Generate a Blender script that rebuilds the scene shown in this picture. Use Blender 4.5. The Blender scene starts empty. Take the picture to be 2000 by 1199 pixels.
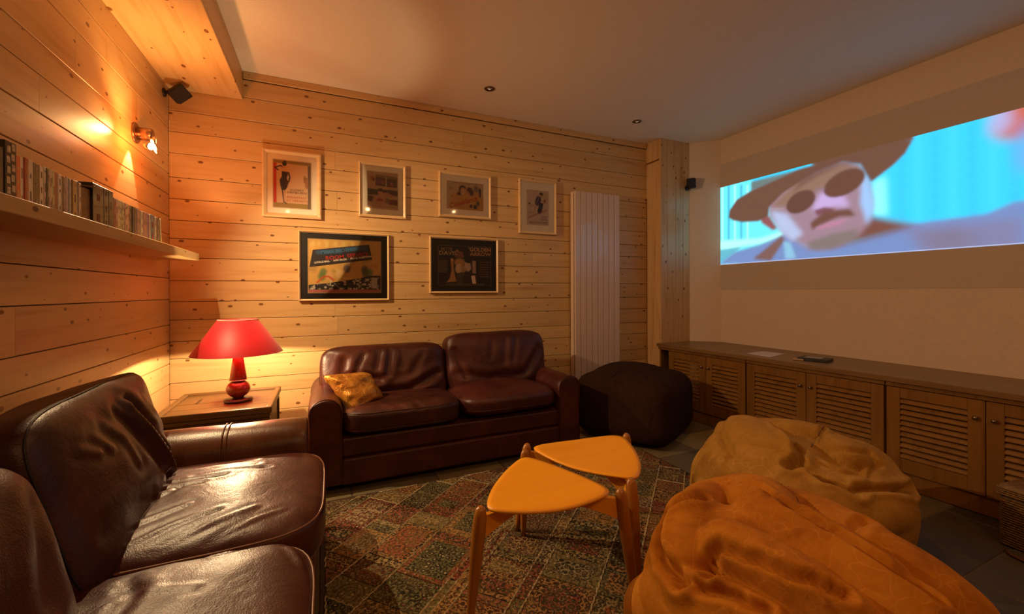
import bpy, bmesh, math, random
import numpy as np
from mathutils import Vector, Matrix
random.seed(7); RNG = np.random.RandomState(5)
sc = bpy.context.scene; COL = sc.collection
# ------------------------------------------------------------------ camera
CAMZ = 1.2
_Y, _P, _R = 0.4214, -0.0013, -0.0032
_c, _s = math.cos(_Y), math.sin(_Y)
FW = Vector((_s*math.cos(_P), _c*math.cos(_P), math.sin(_P)))
_r0 = Vector((_c, -_s, 0)); _u0 = _r0.cross(FW)
RT = math.cos(_R)*_r0 + math.sin(_R)*_u0
UP = -math.sin(_R)*_r0 + math.cos(_R)*_u0
FPX = 818.38
cd = bpy.data.cameras.new('camera'); cam = bpy.data.objects.new('camera', cd); COL.objects.link(cam)
cd.sensor_width = 36.0; cd.lens = FPX*36/2000; cd.shift_y = -(599.5-571.34)/2000; cd.clip_start = .02
M = Matrix((RT, UP, -FW)).transposed().to_4x4(); M.translation = Vector((0, 0, CAMZ))
cam.matrix_world = M; sc.camera = cam
def ray(x, y): return FW + RT*((x-1000)/FPX) - UP*((y-571.34)/FPX)
def at(x, y, axis, val):
    """measured photo position -> world point on the plane axis = val"""
    d = ray(x, y); o = Vector((0, 0, CAMZ)); i = 'xyz'.index(axis)
    return o + d*((val-o[i])/d[i])
# ------------------------------------------------------------------ world, view
w = bpy.data.worlds.new('world'); sc.world = w; w.use_nodes = True
w.node_tree.nodes['Background'].inputs[0].default_value = (1, .6, .35, 1)
w.node_tree.nodes['Background'].inputs[1].default_value = .02
vs = sc.view_settings; vs.view_transform = 'Standard'; vs.look = 'None'; vs.gamma = 1; vs.use_curve_mapping = False
vs.exposure = 0.15
# ------------------------------------------------------------------ lights
def light(kind, name, loc, energy, color, aim=None, **kw):
    l = bpy.data.lights.new(name, kind); l.energy = energy; l.color = color
    for k, v in kw.items(): setattr(l, k, v)
    o = bpy.data.objects.new(name, l); COL.objects.link(o); o.location = loc
    if aim is not None: o.rotation_euler = Vector(aim).to_track_quat('-Z', 'Y').to_euler()
    return o
BULB = Vector((-.79, 2.71, 1.955))
light('SPOT', 'wall_spot_beam', BULB, 92, (1, .72, .38), (.78, -.10, -.62), spot_size=math.radians(152), spot_blend=.75, shadow_soft_size=.004)
light('SPOT', 'wall_spot_leak_up', BULB+Vector((0, .03, .03)), 14, (1, .56, .19), (-.12, .05, 1), spot_size=math.radians(100), spot_blend=.9, shadow_soft_size=.03)
light('POINT', 'wall_spot_glow', (-.80, 2.80, 1.99), 7.5, (1, .22, .04), shadow_soft_size=.03)
light('SPOT', 'wall_spot_leak_down', (-.905, 2.88, 2.02), 10, (1, .84, .50), (-.05, -.12, -1), spot_size=math.radians(56), spot_blend=.35, shadow_soft_size=.008)
light('SPOT', 'wall_spot_leak_side', (-.86, 2.82, 2.04), 6.0, (1, .62, .24), (-.24, -1, -.06), spot_size=math.radians(40), spot_blend=1.0, shadow_soft_size=.02)
light('POINT', 'table_lamp_bulb', (-.475, 2.985, .872), 32, (1, .72, .38), shadow_soft_size=.012)
# out-of-view warm fill; first two downlights follow glints in the picture glass
DL = (1, .50, .19)
light('AREA', 'downlight_fill', (-.55, -.95, 2.56), 3.4, DL, (.15, .35, -1), shape='DISK', size=.05)
light('AREA', 'downlight_fill', (.75, -1.3, 2.76), 9.5, DL, (.1, .6, -1), shape='DISK', size=.05)
light('AREA', 'downlight_fill', (2.3, -.9, 2.76), 5, DL, (.1, .5, -1), shape='DISK', size=.05)  # unseen lamp added at the right as fill
light('AREA', 'downlight_fill', (1.17, 1.2, 2.765), 6.0, DL, (0, .05, -1), shape='DISK', size=.05)  # unseen lamp added above the stools as fill
# ------------------------------------------------------------------ helpers
def add(name, V, F, mat=None, parent=None, smooth=False, label=None, cat=None, group=None, kind=None, loc=None, rot=None, fix=True):
    me = bpy.data.meshes.new(name)
    me.from_pydata([tuple(map(float, v)) for v in V], [], [tuple(map(int, f)) for f in F]); me.update()
    if fix:
        b = bmesh.new(); b.from_mesh(me); bmesh.ops.recalc_face_normals(b, faces=b.faces); b.to_mesh(me); b.free()
    if smooth: me.polygons.foreach_set('use_smooth', [True]*len(me.polygons))
    if mat: me.materials.append(mat)
    return link(name, me, parent, label, cat, group, kind, loc, rot)
def link(name, data, parent=None, label=None, cat=None, group=None, kind=None, loc=None, rot=None):
    o = bpy.data.objects.new(name, data); COL.objects.link(o)
    if parent: o.parent = parent
    if loc is not None: o.location = loc
    if rot is not None: o.rotation_euler = rot
    for k, v in (('label', label), ('category', cat), ('group', group), ('kind', kind)):
        if v: o[k] = v
    return o
def thing(name, label, cat, loc=(0, 0, 0), group=None, rot=None):
    return link(name, None, None, label, cat, group, None, loc, rot)
def copytree(o, parent=None):
    c = o.copy(); COL.objects.link(c)
    if parent: c.parent = parent
    for ch in o.children: copytree(ch, c)
    return c
def cat_(parts):
    V, F = [], []
    for v, f in parts:
        n = len(V); V += list(v); F += [tuple(i+n for i in q) for q in f]
    return V, F
def box(x0, x1, y0, y1, z0, z1, b=0.0):
    if b <= 0:
        V = [(x, y, z) for x in (x0, x1) for y in (y0, y1) for z in (z0, z1)]
        return V, [(0, 1, 3, 2), (4, 6, 7, 5), (0, 4, 5, 1), (2, 3, 7, 6), (0, 2, 6, 4), (1, 5, 7, 3)]
    bm = bmesh.new(); vs_ = {}
    for v, f in [box(x0, x1, y0, y1, z0, z1)]:
        bv = [bm.verts.new(p) for p in v]
        for q in f: bm.faces.new([bv[i] for i in q])
    bmesh.ops.bevel(bm, geom=bm.edges[:], offset=b, segments=2 if b > .004 else 1, affect='EDGES', profile=.5)
    bm.verts.index_update()
    V = [tuple(v.co) for v in bm.verts]; F = [tuple(v.index for v in f.verts) for f in bm.faces]; bm.free()
    return V, F
def xf(vf, m): return [tuple(m @ Vector(v)) for v in vf[0]], vf[1]
def tube(P, r, n=8, closed=False):
    P = [Vector(p) for p in P]; V, F = [], []
    R_ = r if hasattr(r, '__len__') else [r]*len(P)
    up = Vector((0, 0, 1))
    prev = None
    for i, p in enumerate(P):
        a = P[(i-1) % len(P)] if (closed or i > 0) else p
        b = P[(i+1) % len(P)] if (closed or i < len(P)-1) else p
        t = (b-a).normalized()
        s = t.cross(up) if prev is None else prev - t*prev.dot(t)
        if s.length < 1e-4: s = t.cross(Vector((1, 0, 0)))
        s.normalize(); prev = s; q = s.cross(t)
        for k in range(n):
            an = 2*math.pi*k/n; V.append(tuple(p + s*(math.cos(an)*R_[i]) + q*(math.sin(an)*R_[i])))
    m = len(P)
    for i in range(m if closed else m-1):
        for k in range(n):
            F.append((i*n+k, i*n+(k+1) % n, ((i+1) % m)*n+(k+1) % n, ((i+1) % m)*n+k))
    if not closed:
        F.append(tuple(range(n))); F.append(tuple((m-1)*n+k for k in range(n)))
    return V, F
def lathe(prof, n=32, cx=0, cy=0, caps=True):
    V, F = [], []
    for r, z in prof:
        for k in range(n):
            a = 2*math.pi*k/n; V.append((cx+r*math.cos(a), cy+r*math.sin(a), z))
    for i in range(len(prof)-1):
        for k in range(n): F.append((i*n+k, i*n+(k+1) % n, (i+1)*n+(k+1) % n, (i+1)*n+k))
    if caps: F.append(tuple(range(n))); F.append(tuple((len(prof)-1)*n+k for k in range(n)))
    return V, F
# value noise, vectorised
_T = RNG.rand(64, 64, 64)
def vnoise(P):
    P = np.asarray(P, float); i = np.floor(P).astype(int); f = P-i; f = f*f*(3-2*f); r = 0
    for dx in (0, 1):
        for dy in (0, 1):
            for dz in (0, 1):
                wgt = (f[:, 0] if dx else 1-f[:, 0])*(f[:, 1] if dy else 1-f[:, 1])*(f[:, 2] if dz else 1-f[:, 2])
                r = r + wgt*_T[(i[:, 0]+dx) % 64, (i[:, 1]+dy) % 64, (i[:, 2]+dz) % 64]
    return r*2-1
def fbm(P, o=3):
    r = 0; a = 1.0; P = np.asarray(P, float)
    for k in range(o): r = r + a*vnoise(P*(2**k)+k*7.3); a *= .5
    return r
def cubegrid(N):
    """points of a subdivided cube surface, shared vertices"""
    idx, V, F = {}, [], []
    def vid(p):
        k = tuple(np.round(np.array(p)*N).astype(int))
        if k not in idx: idx[k] = len(V); V.append(p)
        return idx[k]
    t = np.tan(np.linspace(-1, 1, N+1)*math.pi/4*.98)/math.tan(math.pi/4*.98)
    gi = range(N+1)
    keyed = {}
    def vid2(a, b, c):
        k = (a, b, c)
        if k not in keyed: keyed[k] = len(V); V.append((t[a], t[b], t[c]))
        return keyed[k]
    for ax in range(3):
        for side in (0, N):
            for i in range(N):
                for j in range(N):
                    q = []
                    for (di, dj) in ((0, 0), (1, 0), (1, 1), (0, 1)):
                        c = [0, 0, 0]; c[ax] = side; c[(ax+1) % 3] = i+di; c[(ax+2) % 3] = j+dj
                        q.append(vid2(*c))
                    F.append(tuple(q) if side else tuple(reversed(q)))
    return np.array(V), F
_CG = {}
def squad(dims, n=5, N=40):
    """rounded cushion body: returns verts, faces, unit normals, unit coordinates"""
    if N not in _CG: _CG[N] = cubegrid(N)
    P, F = _CG[N]; d = np.array(dims)/2.0
    q = P/((np.abs(P)**n).sum(1)**(1/n))[:, None]
    nr = np.sign(q)*np.abs(q)**(n-1)/d; nr /= np.linalg.norm(nr, axis=1)[:, None]
    return q*d, F, nr, q
def segdist(V, pts):
    V = np.asarray(V); best = np.full(len(V), 9.0)
    for a, b in zip(pts[:-1], pts[1:]):
        a = np.array(a, float); b = np.array(b, float); ab = b-a
        t = np.clip(((V-a)@ab)/(ab@ab+1e-9), 0, 1)
        best = np.minimum(best, np.linalg.norm(V-(a+t[:, None]*ab), axis=1))
    return best
def crease(V, nr, pts, depth, wd, lip=.45):
    """push a valley (depth > 0) or a ridge (depth < 0) along a line, with a soft lip beside it"""
    d = segdist(V, pts)
    return V - nr*(depth*(np.exp(-(d/wd)**2) - lip*np.exp(-((d-1.9*wd)/(1.1*wd))**2)))[:, None]
# ------------------------------------------------------------------ materials
def nodes(name):
    m = bpy.data.materials.new(name); m.use_nodes = True; nt = m.node_tree
    return m, nt, nt.nodes['Principled BSDF']
def N_(nt, t, **kw):
    n = nt.nodes.new(t)
    for k, v in kw.items():
        if k in n.inputs.keys(): n.inputs[k].default_value = v
        else: setattr(n, k, v)
    return n
def ramp(nt, src, stops):
    r = nt.nodes.new('ShaderNodeValToRGB'); e = r.color_ramp.elements
    while len(e) > 1: e.remove(e[-1])
    e[0].position = stops[0][0]; e[0].color = (*stops[0][1], 1)
    for p, c in stops[1:]:
        x = e.new(p); x.color = (*c, 1)
    nt.links.new(src, r.inputs[0]); return r.outputs[0]
def mix(nt, fac, a, b, mode='MIX'):
    m = nt.nodes.new('ShaderNodeMix'); m.data_type = 'RGBA'; m.blend_type = mode
    for s, v in ((0, fac), (6, a), (7, b)):
        if hasattr(v, 'is_linked') or hasattr(v, 'links'): nt.links.new(v, m.inputs[s])
        elif s == 0: m.inputs[0].default_value = v
        else: m.inputs[s].default_value = (*v, 1)
    return m.outputs[2]
def math_(nt, op, a, b=None, clamp=False):
    m = nt.nodes.new('ShaderNodeMath'); m.operation = op; m.use_clamp = clamp
    for i, v in ((0, a), (1, b)):
        if v is None: continue
        if isinstance(v, (int, float)): m.inputs[i].default_value = v
        else: nt.links.new(v, m.inputs[i])
    return m.outputs[0]
def bump(nt, bs, h, strength=.3, dist=.005):
    b = nt.nodes.new('ShaderNodeBump'); b.inputs['Strength'].default_value = strength; b.inputs['Distance'].default_value = dist
    nt.links.new(h, b.inputs['Height']); nt.links.new(b.outputs[0], bs.inputs['Normal'])
def coords(nt, scale=(1, 1, 1), rnd=True, loc=(0, 0, 0)):
    tc = nt.nodes.new('ShaderNodeTexCoord'); mp = nt.nodes.new('ShaderNodeMapping')
    mp.inputs['Scale'].default_value = scale; mp.inputs['Location'].default_value = loc
    src = tc.outputs['Object']
    if rnd:
        oi = nt.nodes.new('ShaderNodeObjectInfo'); sc_ = nt.nodes.new('ShaderNodeVectorMath'); sc_.operation = 'MULTIPLY_ADD'
        cb = nt.nodes.new('ShaderNodeCombineXYZ')
        nt.links.new(math_(nt, 'MULTIPLY', oi.outputs['Random'], 37.0), cb.inputs[0])
        nt.links.new(math_(nt, 'MULTIPLY', oi.outputs['Random'], 11.0), cb.inputs[1])
        nt.links.new(math_(nt, 'MULTIPLY', oi.outputs['Random'], 23.0), cb.inputs[2])
        va = nt.nodes.new('ShaderNodeVectorMath'); va.operation = 'ADD'
        nt.links.new(src, va.inputs[0]); nt.links.new(cb.outputs[0], va.inputs[1]); src = va.outputs[0]
        nt.nodes.remove(sc_)
    nt.links.new(src, mp.inputs['Vector']); return mp.outputs[0]
def noise(nt, vec, scale=5, detail=3, rough=.5, dist=0):
    n = nt.nodes.new('ShaderNodeTexNoise'); nt.links.new(vec, n.inputs['Vector'])
    n.inputs['Scale'].default_value = scale; n.inputs['Detail'].default_value = detail
    n.inputs['Roughness'].default_value = rough; n.inputs['Distortion'].default_value = dist
    return n.outputs['Fac']
def wood(name, pale, mid, dark, knots=True, rough=.45, grain=1.0, along='x', coat=0.0, tint=.12, kscale=1.0, across='z', lo=(.22, .34, .5)):
    """wood with grain along the object's local axis"""
    m, nt, bs = nodes(name)
    ax = {'x': (1, 1, 1), 'y': (1, 1, 1), 'z': (1, 1, 1)}
    s = {'x': (1.1, 17, 17), 'y': (17, 1.1, 17), 'z': (17, 17, 1.1)}[along]
    g = noise(nt, coords(nt, tuple(v*grain for v in s)), 1.6, 4, .55, .35)
    col = ramp(nt, g, [(lo[0], dark), (lo[1], mid), (lo[2], pale), (.75, tuple(c*1.05 for c in pale))])
    s2 = {'x': (.8, 5, 5), 'y': (5, .8, 5), 'z': (5, 5, .8)}[along]
    big = noise(nt, coords(nt, s2), 1.2, 2)
    col = mix(nt, .30, col, ramp(nt, big, [(.35, mid), (.65, pale)]))
    if knots:
        sp_x = nt.nodes.new('ShaderNodeSeparateXYZ'); nt.links.new(coords(nt), sp_x.inputs[0]); cb_ = nt.nodes.new('ShaderNodeCombineXYZ')
        nt.links.new(math_(nt, 'MULTIPLY', sp_x.outputs['xyz'.index(along)], 5.6*kscale), cb_.inputs[0])
        nt.links.new(math_(nt, 'MULTIPLY', sp_x.outputs['xyz'.index(across)], 9.5*kscale), cb_.inputs[1])
        vo = nt.nodes.new('ShaderNodeTexVoronoi'); vo.voronoi_dimensions = '2D'; vo.inputs['Scale'].default_value = 1.0; vo.inputs['Randomness'].default_value = 1.0
        nt.links.new(cb_.outputs[0], vo.inputs['Vector'])
        sep = nt.nodes.new('ShaderNodeSeparateColor'); nt.links.new(vo.outputs['Color'], sep.inputs[0])
        thr = math_(nt, 'MULTIPLY_ADD', sep.outputs[0], .072); nt.nodes[-1].inputs[2].default_value = .026
        d = math_(nt, 'DIVIDE', vo.outputs['Distance'], thr)
        on = math_(nt, 'GREATER_THAN', sep.outputs[1], .30)
        core = math_(nt, 'MULTIPLY', ramp(nt, d, [(.75, (1, 1, 1)), (1.15, (0, 0, 0))]), on)
        halo = math_(nt, 'MULTIPLY', ramp(nt, d, [(.9, (.5, .5, .5)), (2.3, (0, 0, 0))]), on)
        col = mix(nt, halo, col, tuple(c*.8 for c in mid))
        col = mix(nt, core, col, (dark[0]*.5, dark[1]*.40, dark[2]*.38))
    oi = nt.nodes.new('ShaderNodeObjectInfo')
    tn = ramp(nt, oi.outputs['Random'], [(0, (1-tint,)*3), (1, (1+tint*.6, 1+tint*.5, 1+tint*.4))])
    col = mix(nt, 1.0, col, tn, 'MULTIPLY')
    nt.links.new(col, bs.inputs['Base Color']); bs.inputs['Roughness'].default_value = rough
    bs.inputs['Coat Weight'].default_value = coat; bs.inputs['Coat Roughness'].default_value = .25; bs.inputs['Specular IOR Level'].default_value = .35
    bump(nt, bs, g, .12, .002); return m
def plain(name, col, rough=.5, metal=0.0, nscale=0, var=.1, bstr=0, coat=0, emis=None, estr=0, sheen=0, rnd=False):
    m, nt, bs = nodes(name); bs.inputs['Base Color'].default_value = (*col, 1)
    bs.inputs['Roughness'].default_value = rough; bs.inputs['Metallic'].default_value = metal
    bs.inputs['Coat Weight'].default_value = coat; bs.inputs['Sheen Weight'].default_value = sheen
    n = noise(nt, coords(nt, rnd=rnd), nscale or 20, 3)
    nt.links.new(ramp(nt, n, [(.3, tuple(c*(1-var) for c in col)), (.7, tuple(min(1, c*(1+var)) for c in col))]), bs.inputs['Base Color'])
    if bstr: bump(nt, bs, n, bstr, .002)
    if emis: bs.inputs['Emission Color'].default_value = (*emis, 1); bs.inputs['Emission Strength'].default_value = estr
    return m
def leather(name, base, worn, rough=.36, scuff=.5):
    m, nt, bs = nodes(name); c = coords(nt)
    big = noise(nt, c, 4.5, 5, .6, .6)
    col = ramp(nt, big, [(.3, tuple(v*.6 for v in base)), (.5, base), (.72, worn)])
    nt.links.new(col, bs.inputs['Base Color'])
    rr = nt.nodes.new('ShaderNodeMapRange'); nt.links.new(big, rr.inputs[0]); rr.inputs[3].default_value = rough-.06; rr.inputs[4].default_value = rough+.14
    nt.links.new(rr.outputs[0], bs.inputs['Roughness'])
    vo = nt.nodes.new('ShaderNodeTexVoronoi'); vo.inputs['Scale'].default_value = 260; nt.links.new(c, vo.inputs['Vector'])
    cr = noise(nt, coords(nt, (1, 1, 1)), 13, 6, .62, 1.6)
    h = math_(nt, 'ADD', math_(nt, 'MULTIPLY', vo.outputs['Distance'], .10), math_(nt, 'MULTIPLY', cr, scuff*1.3))
    bump(nt, bs, h, .55, .006); bs.inputs['Specular IOR Level'].default_value = .42
    return m
PINE = wood('pine_plank', (.64, .42, .185), (.55, .33, .13), (.40, .21, .07), rough=.42, coat=.12, tint=.10)
PINEB = wood('pine_beam', (.70, .46, .20), (.60, .35, .13), (.46, .22, .06), rough=.42, along='y', across='x', tint=.02, kscale=.8)
PINEV = wood('pine_column', (.62, .39, .19), (.48, .27, .11), (.30, .14, .05), rough=.36, along='z', across='x', tint=.06, coat=.3)
PINES = wood('pine_shelf', (.50, .32, .14), (.42, .25, .09), (.30, .16, .05), rough=.5, along='y', tint=.02)
OAK = wood('cabinet_oak', (.25, .115, .022), (.17, .070, .013), (.08, .030, .006), knots=False, rough=.38, along='z', tint=.08)
OAKY = wood('worktop_oak', (.23, .125, .045), (.17, .085, .030), (.12, .05, .02), knots=False, rough=.33, along='y', tint=.02)
OLDW = wood('old_table_wood', (.13, .078, .024), (.085, .045, .013), (.03, .013, .005), knots=True, rough=.36, along='x', grain=.8)
STOOL = wood('stool_seat_wood', (.92, .40, .018), (.88, .36, .015), (.78, .29, .010), knots=False, rough=.42, tint=.03, coat=.06, grain=.6)
STOOLL = wood('stool_leg_wood', (.40, .15, .020), (.33, .11, .014), (.20, .06, .008), knots=False, rough=.3, along='z', tint=.03, coat=.4)
GAP = plain('wall_gap_dark', (.05, .022, .008), .9)
PLAST = plain('ceiling_paint', (.84, .74, .62), .8, nscale=60, var=.02, bstr=.05)
WHITEW = plain('cream_wall_paint', (.66, .53, .42), .75, nscale=45, var=.03, bstr=.08)
SCRW = plain('grey_screen_paint', (.54, .45, .39), .8, nscale=45, var=.02)
LEA = leather('brown_leather', (.054, .010, .006), (.090, .021, .010), .34)
LEAD = leather('dark_brown_leather', (.044, .010, .0065), (.075, .019, .010), .38)
LEAT = leather('tan_brown_leather', (.11, .036, .012), (.16, .058, .020), .28, .15)
LEAR = leather('reddish_leather', (.060, .011, .008), (.095, .021, .012), .40)
PIPE = plain('piping_leather', (.20, .075, .035), .4)
SUEDE = None
def suede(name, a, b, c_):
    m, nt, bs = nodes(name); co = coords(nt)
    n1 = noise(nt, co, 5, 6, .65, .8); n2 = noise(nt, co, 70, 3)
    col = ramp(nt, n1, [(.28, a), (.5, b), (.74, c_)])
    # pale scratch veins
    wv = nt.nodes.new('ShaderNodeTexVoronoi'); wv.feature = 'DISTANCE_TO_EDGE'; wv.inputs['Scale'].default_value = 6
    cc = nt.nodes.new('ShaderNodeVectorMath'); cc.operation = 'ADD'; nz = nt.nodes.new('ShaderNodeTexNoise'); nt.links.new(co, nz.inputs['Vector']); nz.inputs['Scale'].default_value = 4
    nt.links.new(co, cc.inputs[0]); nt.links.new(nz.outputs['Color'], cc.inputs[1]); nt.links.new(cc.outputs[0], wv.inputs['Vector'])
    vein = math_(nt, 'MULTIPLY', ramp(nt, wv.outputs['Distance'], [(0, (1, 1, 1)), (.022, (0, 0, 0))]), math_(nt, 'MULTIPLY', n1, .45))
    col = mix(nt, vein, col, tuple(min(1, v*1.5+.03) for v in c_))
    nt.links.new(col, bs.inputs['Base Color']); bs.inputs['Roughness'].default_value = .85
    bs.inputs['Sheen Weight'].default_value = .25; bs.inputs['Sheen Tint'].default_value = (*c_, 1); bs.inputs['Specular IOR Level'].default_value = .2
    bump(nt, bs, math_(nt, 'ADD', n2, n1), .35, .004); return m
SUE2 = suede('orange_suede', (.27, .085, .006), (.44, .155, .010), (.56, .23, .022))
SUE1 = suede('tan_suede', (.28, .135, .022), (.40, .205, .036), (.50, .28, .06))
STITCH = plain('stitching', (.16, .055, .012), .7)
DARKF = plain('dark_pouf_fabric', (.034, .0155, .009), .95, nscale=120, var=.35, bstr=.4)
DARKF.node_tree.nodes['Principled BSDF'].inputs['Specular IOR Level'].default_value = .08
SEAMD = plain('dark_seam', (.010, .004, .003), .6)
BLACK = plain('black_plastic', (.008, .007, .007), .45)
CHROME = plain('satin_chrome', (.65, .6, .55), .22, 1.0)
RADW = plain('radiator_enamel', (.66, .50, .41), .28, coat=.4, var=.01)
FRAME = wood('pale_frame_wood', (.74, .52, .27), (.66, .43, .2), (.5, .3, .12), knots=False, rough=.4, tint=.03)
MATW = plain('mat_board', (.86, .78, .62), .8, var=.02)
MATB = plain('black_mat_board', (.012, .009, .009), .5, var=.1)
PAPER = plain('white_paper', (.62, .52, .45), .8, var=.02)
# ------------------------------------------------------------------ room shell
H = 2.772; YB = 3.5; XL = -.946; XR = 3.766; YN = -3.2
def root_struct(name, V=None, F=None, mat=None, label=None):
    if V is None: o = link(name, None)
    else: o = add(name, V, F, mat)
    o['kind'] = 'structure'
    if label: o['label'] = label
    return o
add('ceiling', *box(XL-.1, XR+.1, YN-.1, YB+.1, H, H+.1), PLAST, kind='structure', label='plain painted ceiling lit warm at the left and dim at the right')
wb = root_struct('wall_back', *box(XL-.1, XR+.1, YB+.022, YB+.12, 0, H), GAP, 'back wall clad in horizontal knotty pine boards')
wl = root_struct('wall_left', *box(XL-.12, XL-.022, YN, YB+.1, 0, H), GAP, 'left wall clad in horizontal knotty pine boards')
add('wall_right', *box(XR, XR+.1, YN, YB+.1, 0, H), WHITEW, kind='structure', label='cream painted wall that carries the projected picture')
add('wall_near', *box(XL-.1, XR+.1, YN-.1, YN, 0, H), WHITEW, kind='structure')
# diagonal corner piece between column and right wall
V = [(3.54, 3.285, 0), (XR, 3.085, 0), (XR, 3.5, 0), (3.54, 3.5, 0)]
V = V + [(x, y, H) for x, y, z in V]
add('wall_corner', V, [(0, 1, 2, 3), (4, 5, 6, 7), (0, 1, 5, 4), (1, 2, 6, 5), (2, 3, 7, 6), (3, 0, 4, 7)], WHITEW, kind='structure', label='narrow slanting wall piece between the pine column and the screen wall')
def plank_mesh(L, hgt, th=.022, c=.0022, gap=.0016):
    """board along local x, face toward local -y, origin at its lower left corner"""
    h0, h1 = gap, hgt-gap
    prof = [(0, h0+c), (-th+c*0, h0+c), (-th, h0+c), (-th+c, h0), (0, h0)]
    prof = [(0, h0), (-th+c, h0), (-th, h0+c), (-th, h1-c), (-th+c, h1), (0, h1)]
    V = [(x, y, z) for x in (0, L) for y, z in prof]; n = len(prof)
    F = [tuple(range(n)), tuple(n+i for i in range(n))] + [(i, (i+1) % n, n+(i+1) % n, n+i) for i in range(n)]
    return V, F
def clad(parent, seams, breaks, x0, x1, tf):
    for i in range(len(seams)-1):
        za, zb = seams[i], seams[i+1]; xs = [x0]+sorted(breaks.get(i, []))+[x1]
        for a, b in zip(xs[:-1], xs[1:]):
            V, F = plank_mesh(b-a-.0012, zb-za)
            o = add('plank', V, F, PINE, parent); tf(o, a, za)
bs_ = sorted([0, .10, .22, .345, .482, .592, .757, .873, 1.018, 1.142, 1.284, 1.438, 1.568, 1.691, 1.835, 1.98, 2.143, 2.287, 2.429, 2.593, 2.719])
def tb(o, a, z): o.location = (a, YB+.022, z)
def _wx(x, y): return at(x, y, 'y', YB).x
clad(wb, bs_, {14: [_wx(658, 350)], 8: [_wx(655, 640)], 7: [_wx(660, 650)], 18: [_wx(905, 270)], 16: [_wx(655, 360)], 11: [_wx(1040, 560)], 5: [_wx(700, 760)]}, XL+.001, XR-.2, tb)
ls_ = sorted([0, .15, .30, .45, .59, .727, .868, .988, 1.158, 1.30, 1.44, 1.592, 1.713, 1.859, 2.001, 2.12, 2.305, 2.444, 2.58, H])
def tl(o, a, z): o.location = (XL-.022, a, z); o.rotation_euler = (0, 0, math.pi/2)
def _ly(x, y): return at(x, y, 'x', XL).y
clad(wl, ls_, {5: [_ly(153, 700)], 13: [_ly(77, 240)], 15: [_ly(148, 155)], 7: [_ly(30, 655)], 16: [_ly(208, 125)], 4: [_ly(253, 720)]}, YN, YB-.002, tl)
# ceiling moulding on the back wall
V, F = box(-.52, 3.14, YB-.016, YB+.0, 2.7205, H-.0005, .003)
add('trim_ceiling', [(x, y, z) for x, y, z in V], F, PINE, kind='structure', label='narrow pine moulding between back wall and ceiling')
# boxed beam on the ceiling along the left wall
bm_ = link('trim_beam', None); bm_['kind'] = 'structure'; bm_['label'] = 'wide boxed pine beam along the top of the left wall'
add('underside_board', *box(XL+.0005, -.522, YN, YB-.001, 2.571, 2.592, .002), PINEB, bm_)
add('side_board', *box(-.545, -.5225, YN, YB-.001, 2.5925, H-.0005, .002), PINEB, bm_)
# pine column
cl = link('trim_column', None); cl['kind'] = 'structure'; cl['label'] = 'square pine column between the boarded wall and the white corner'
add('side_board', *box(3.146, 3.168, 3.312, YB-.001, 0, H-.0005, .002), PINEV, cl)
for a, b in ((3.146, 3.232), (3.234, 3.345), (3.347, 3.445), (3.447, 3.540)):
    add('plank', *box(a, b, 3.288, 3.311, 0, H-.0005, .0015), PINEV, cl)
# floor: flagstones on a mortar bed
MORT = plain('mortar', (.11, .085, .055), .9)
fl = root_struct('floor', *box(XL-.1, XR+.1, YN-.1, YB+.1, -.1, -.006), MORT, 'dark stone flag floor with pale joints')
m, nt, bs = nodes('flagstone'); co = coords(nt)
n1 = noise(nt, co, 3.5, 6, .65, .5); n2 = noise(nt, co, 30, 4)
oi = nt.nodes.new('ShaderNodeObjectInfo')
colr = mix(nt, .55, ramp(nt, n1, [(.3, (.055, .042, .024)), (.55, (.105, .078, .040)), (.75, (.17, .125, .06))]), ramp(nt, oi.outputs['Random'], [(0, (.045, .036, .024)), (.5, (.10, .076, .042)), (1, (.20, .155, .08))]))
nt.links.new(colr, bs.inputs['Base Color']); bs.inputs['Roughness'].default_value = .55; bump(nt, bs, math_(nt, 'ADD', n1, math_(nt, 'MULTIPLY', n2, .3)), .35, .006)
STONE = m
STONE_LIT = STONE.copy(); STONE_LIT.name = 'flagstone_lit'  # same stone lightened: lamplight on the far floor put into the colour
for n in STONE_LIT.node_tree.nodes:
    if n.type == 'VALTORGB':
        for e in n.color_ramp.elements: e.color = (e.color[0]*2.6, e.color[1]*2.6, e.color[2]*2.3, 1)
ys = [.83+.3*k for k in range(-14, 10)]
for k, y0 in enumerate(ys[:-1]):
    y1 = ys[k+1]
    x = XL-.1 - random.random()*.4 if k not in (14, 13) else None
    if k == 14: x = 2.64-.46*8
    if k == 13: x = 2.455-.46*8
    while x < XR+.05:
        wd = .46 if k in (13, 14) else random.choice((.38, .46, .52, .6))
        a, b = max(x, XL-.05), min(x+wd, XR+.05)
        if b-a > .03: add('flagstone', *box(a+.005-(a+b)/2, b-.005-(a+b)/2, -.145, .145, -.02, random.uniform(-.0045, -.001), .003), STONE_LIT if y0 > 2.2 else STONE, fl, loc=((a+b)/2, (y0+y1)/2, 0))
        x += wd
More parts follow.
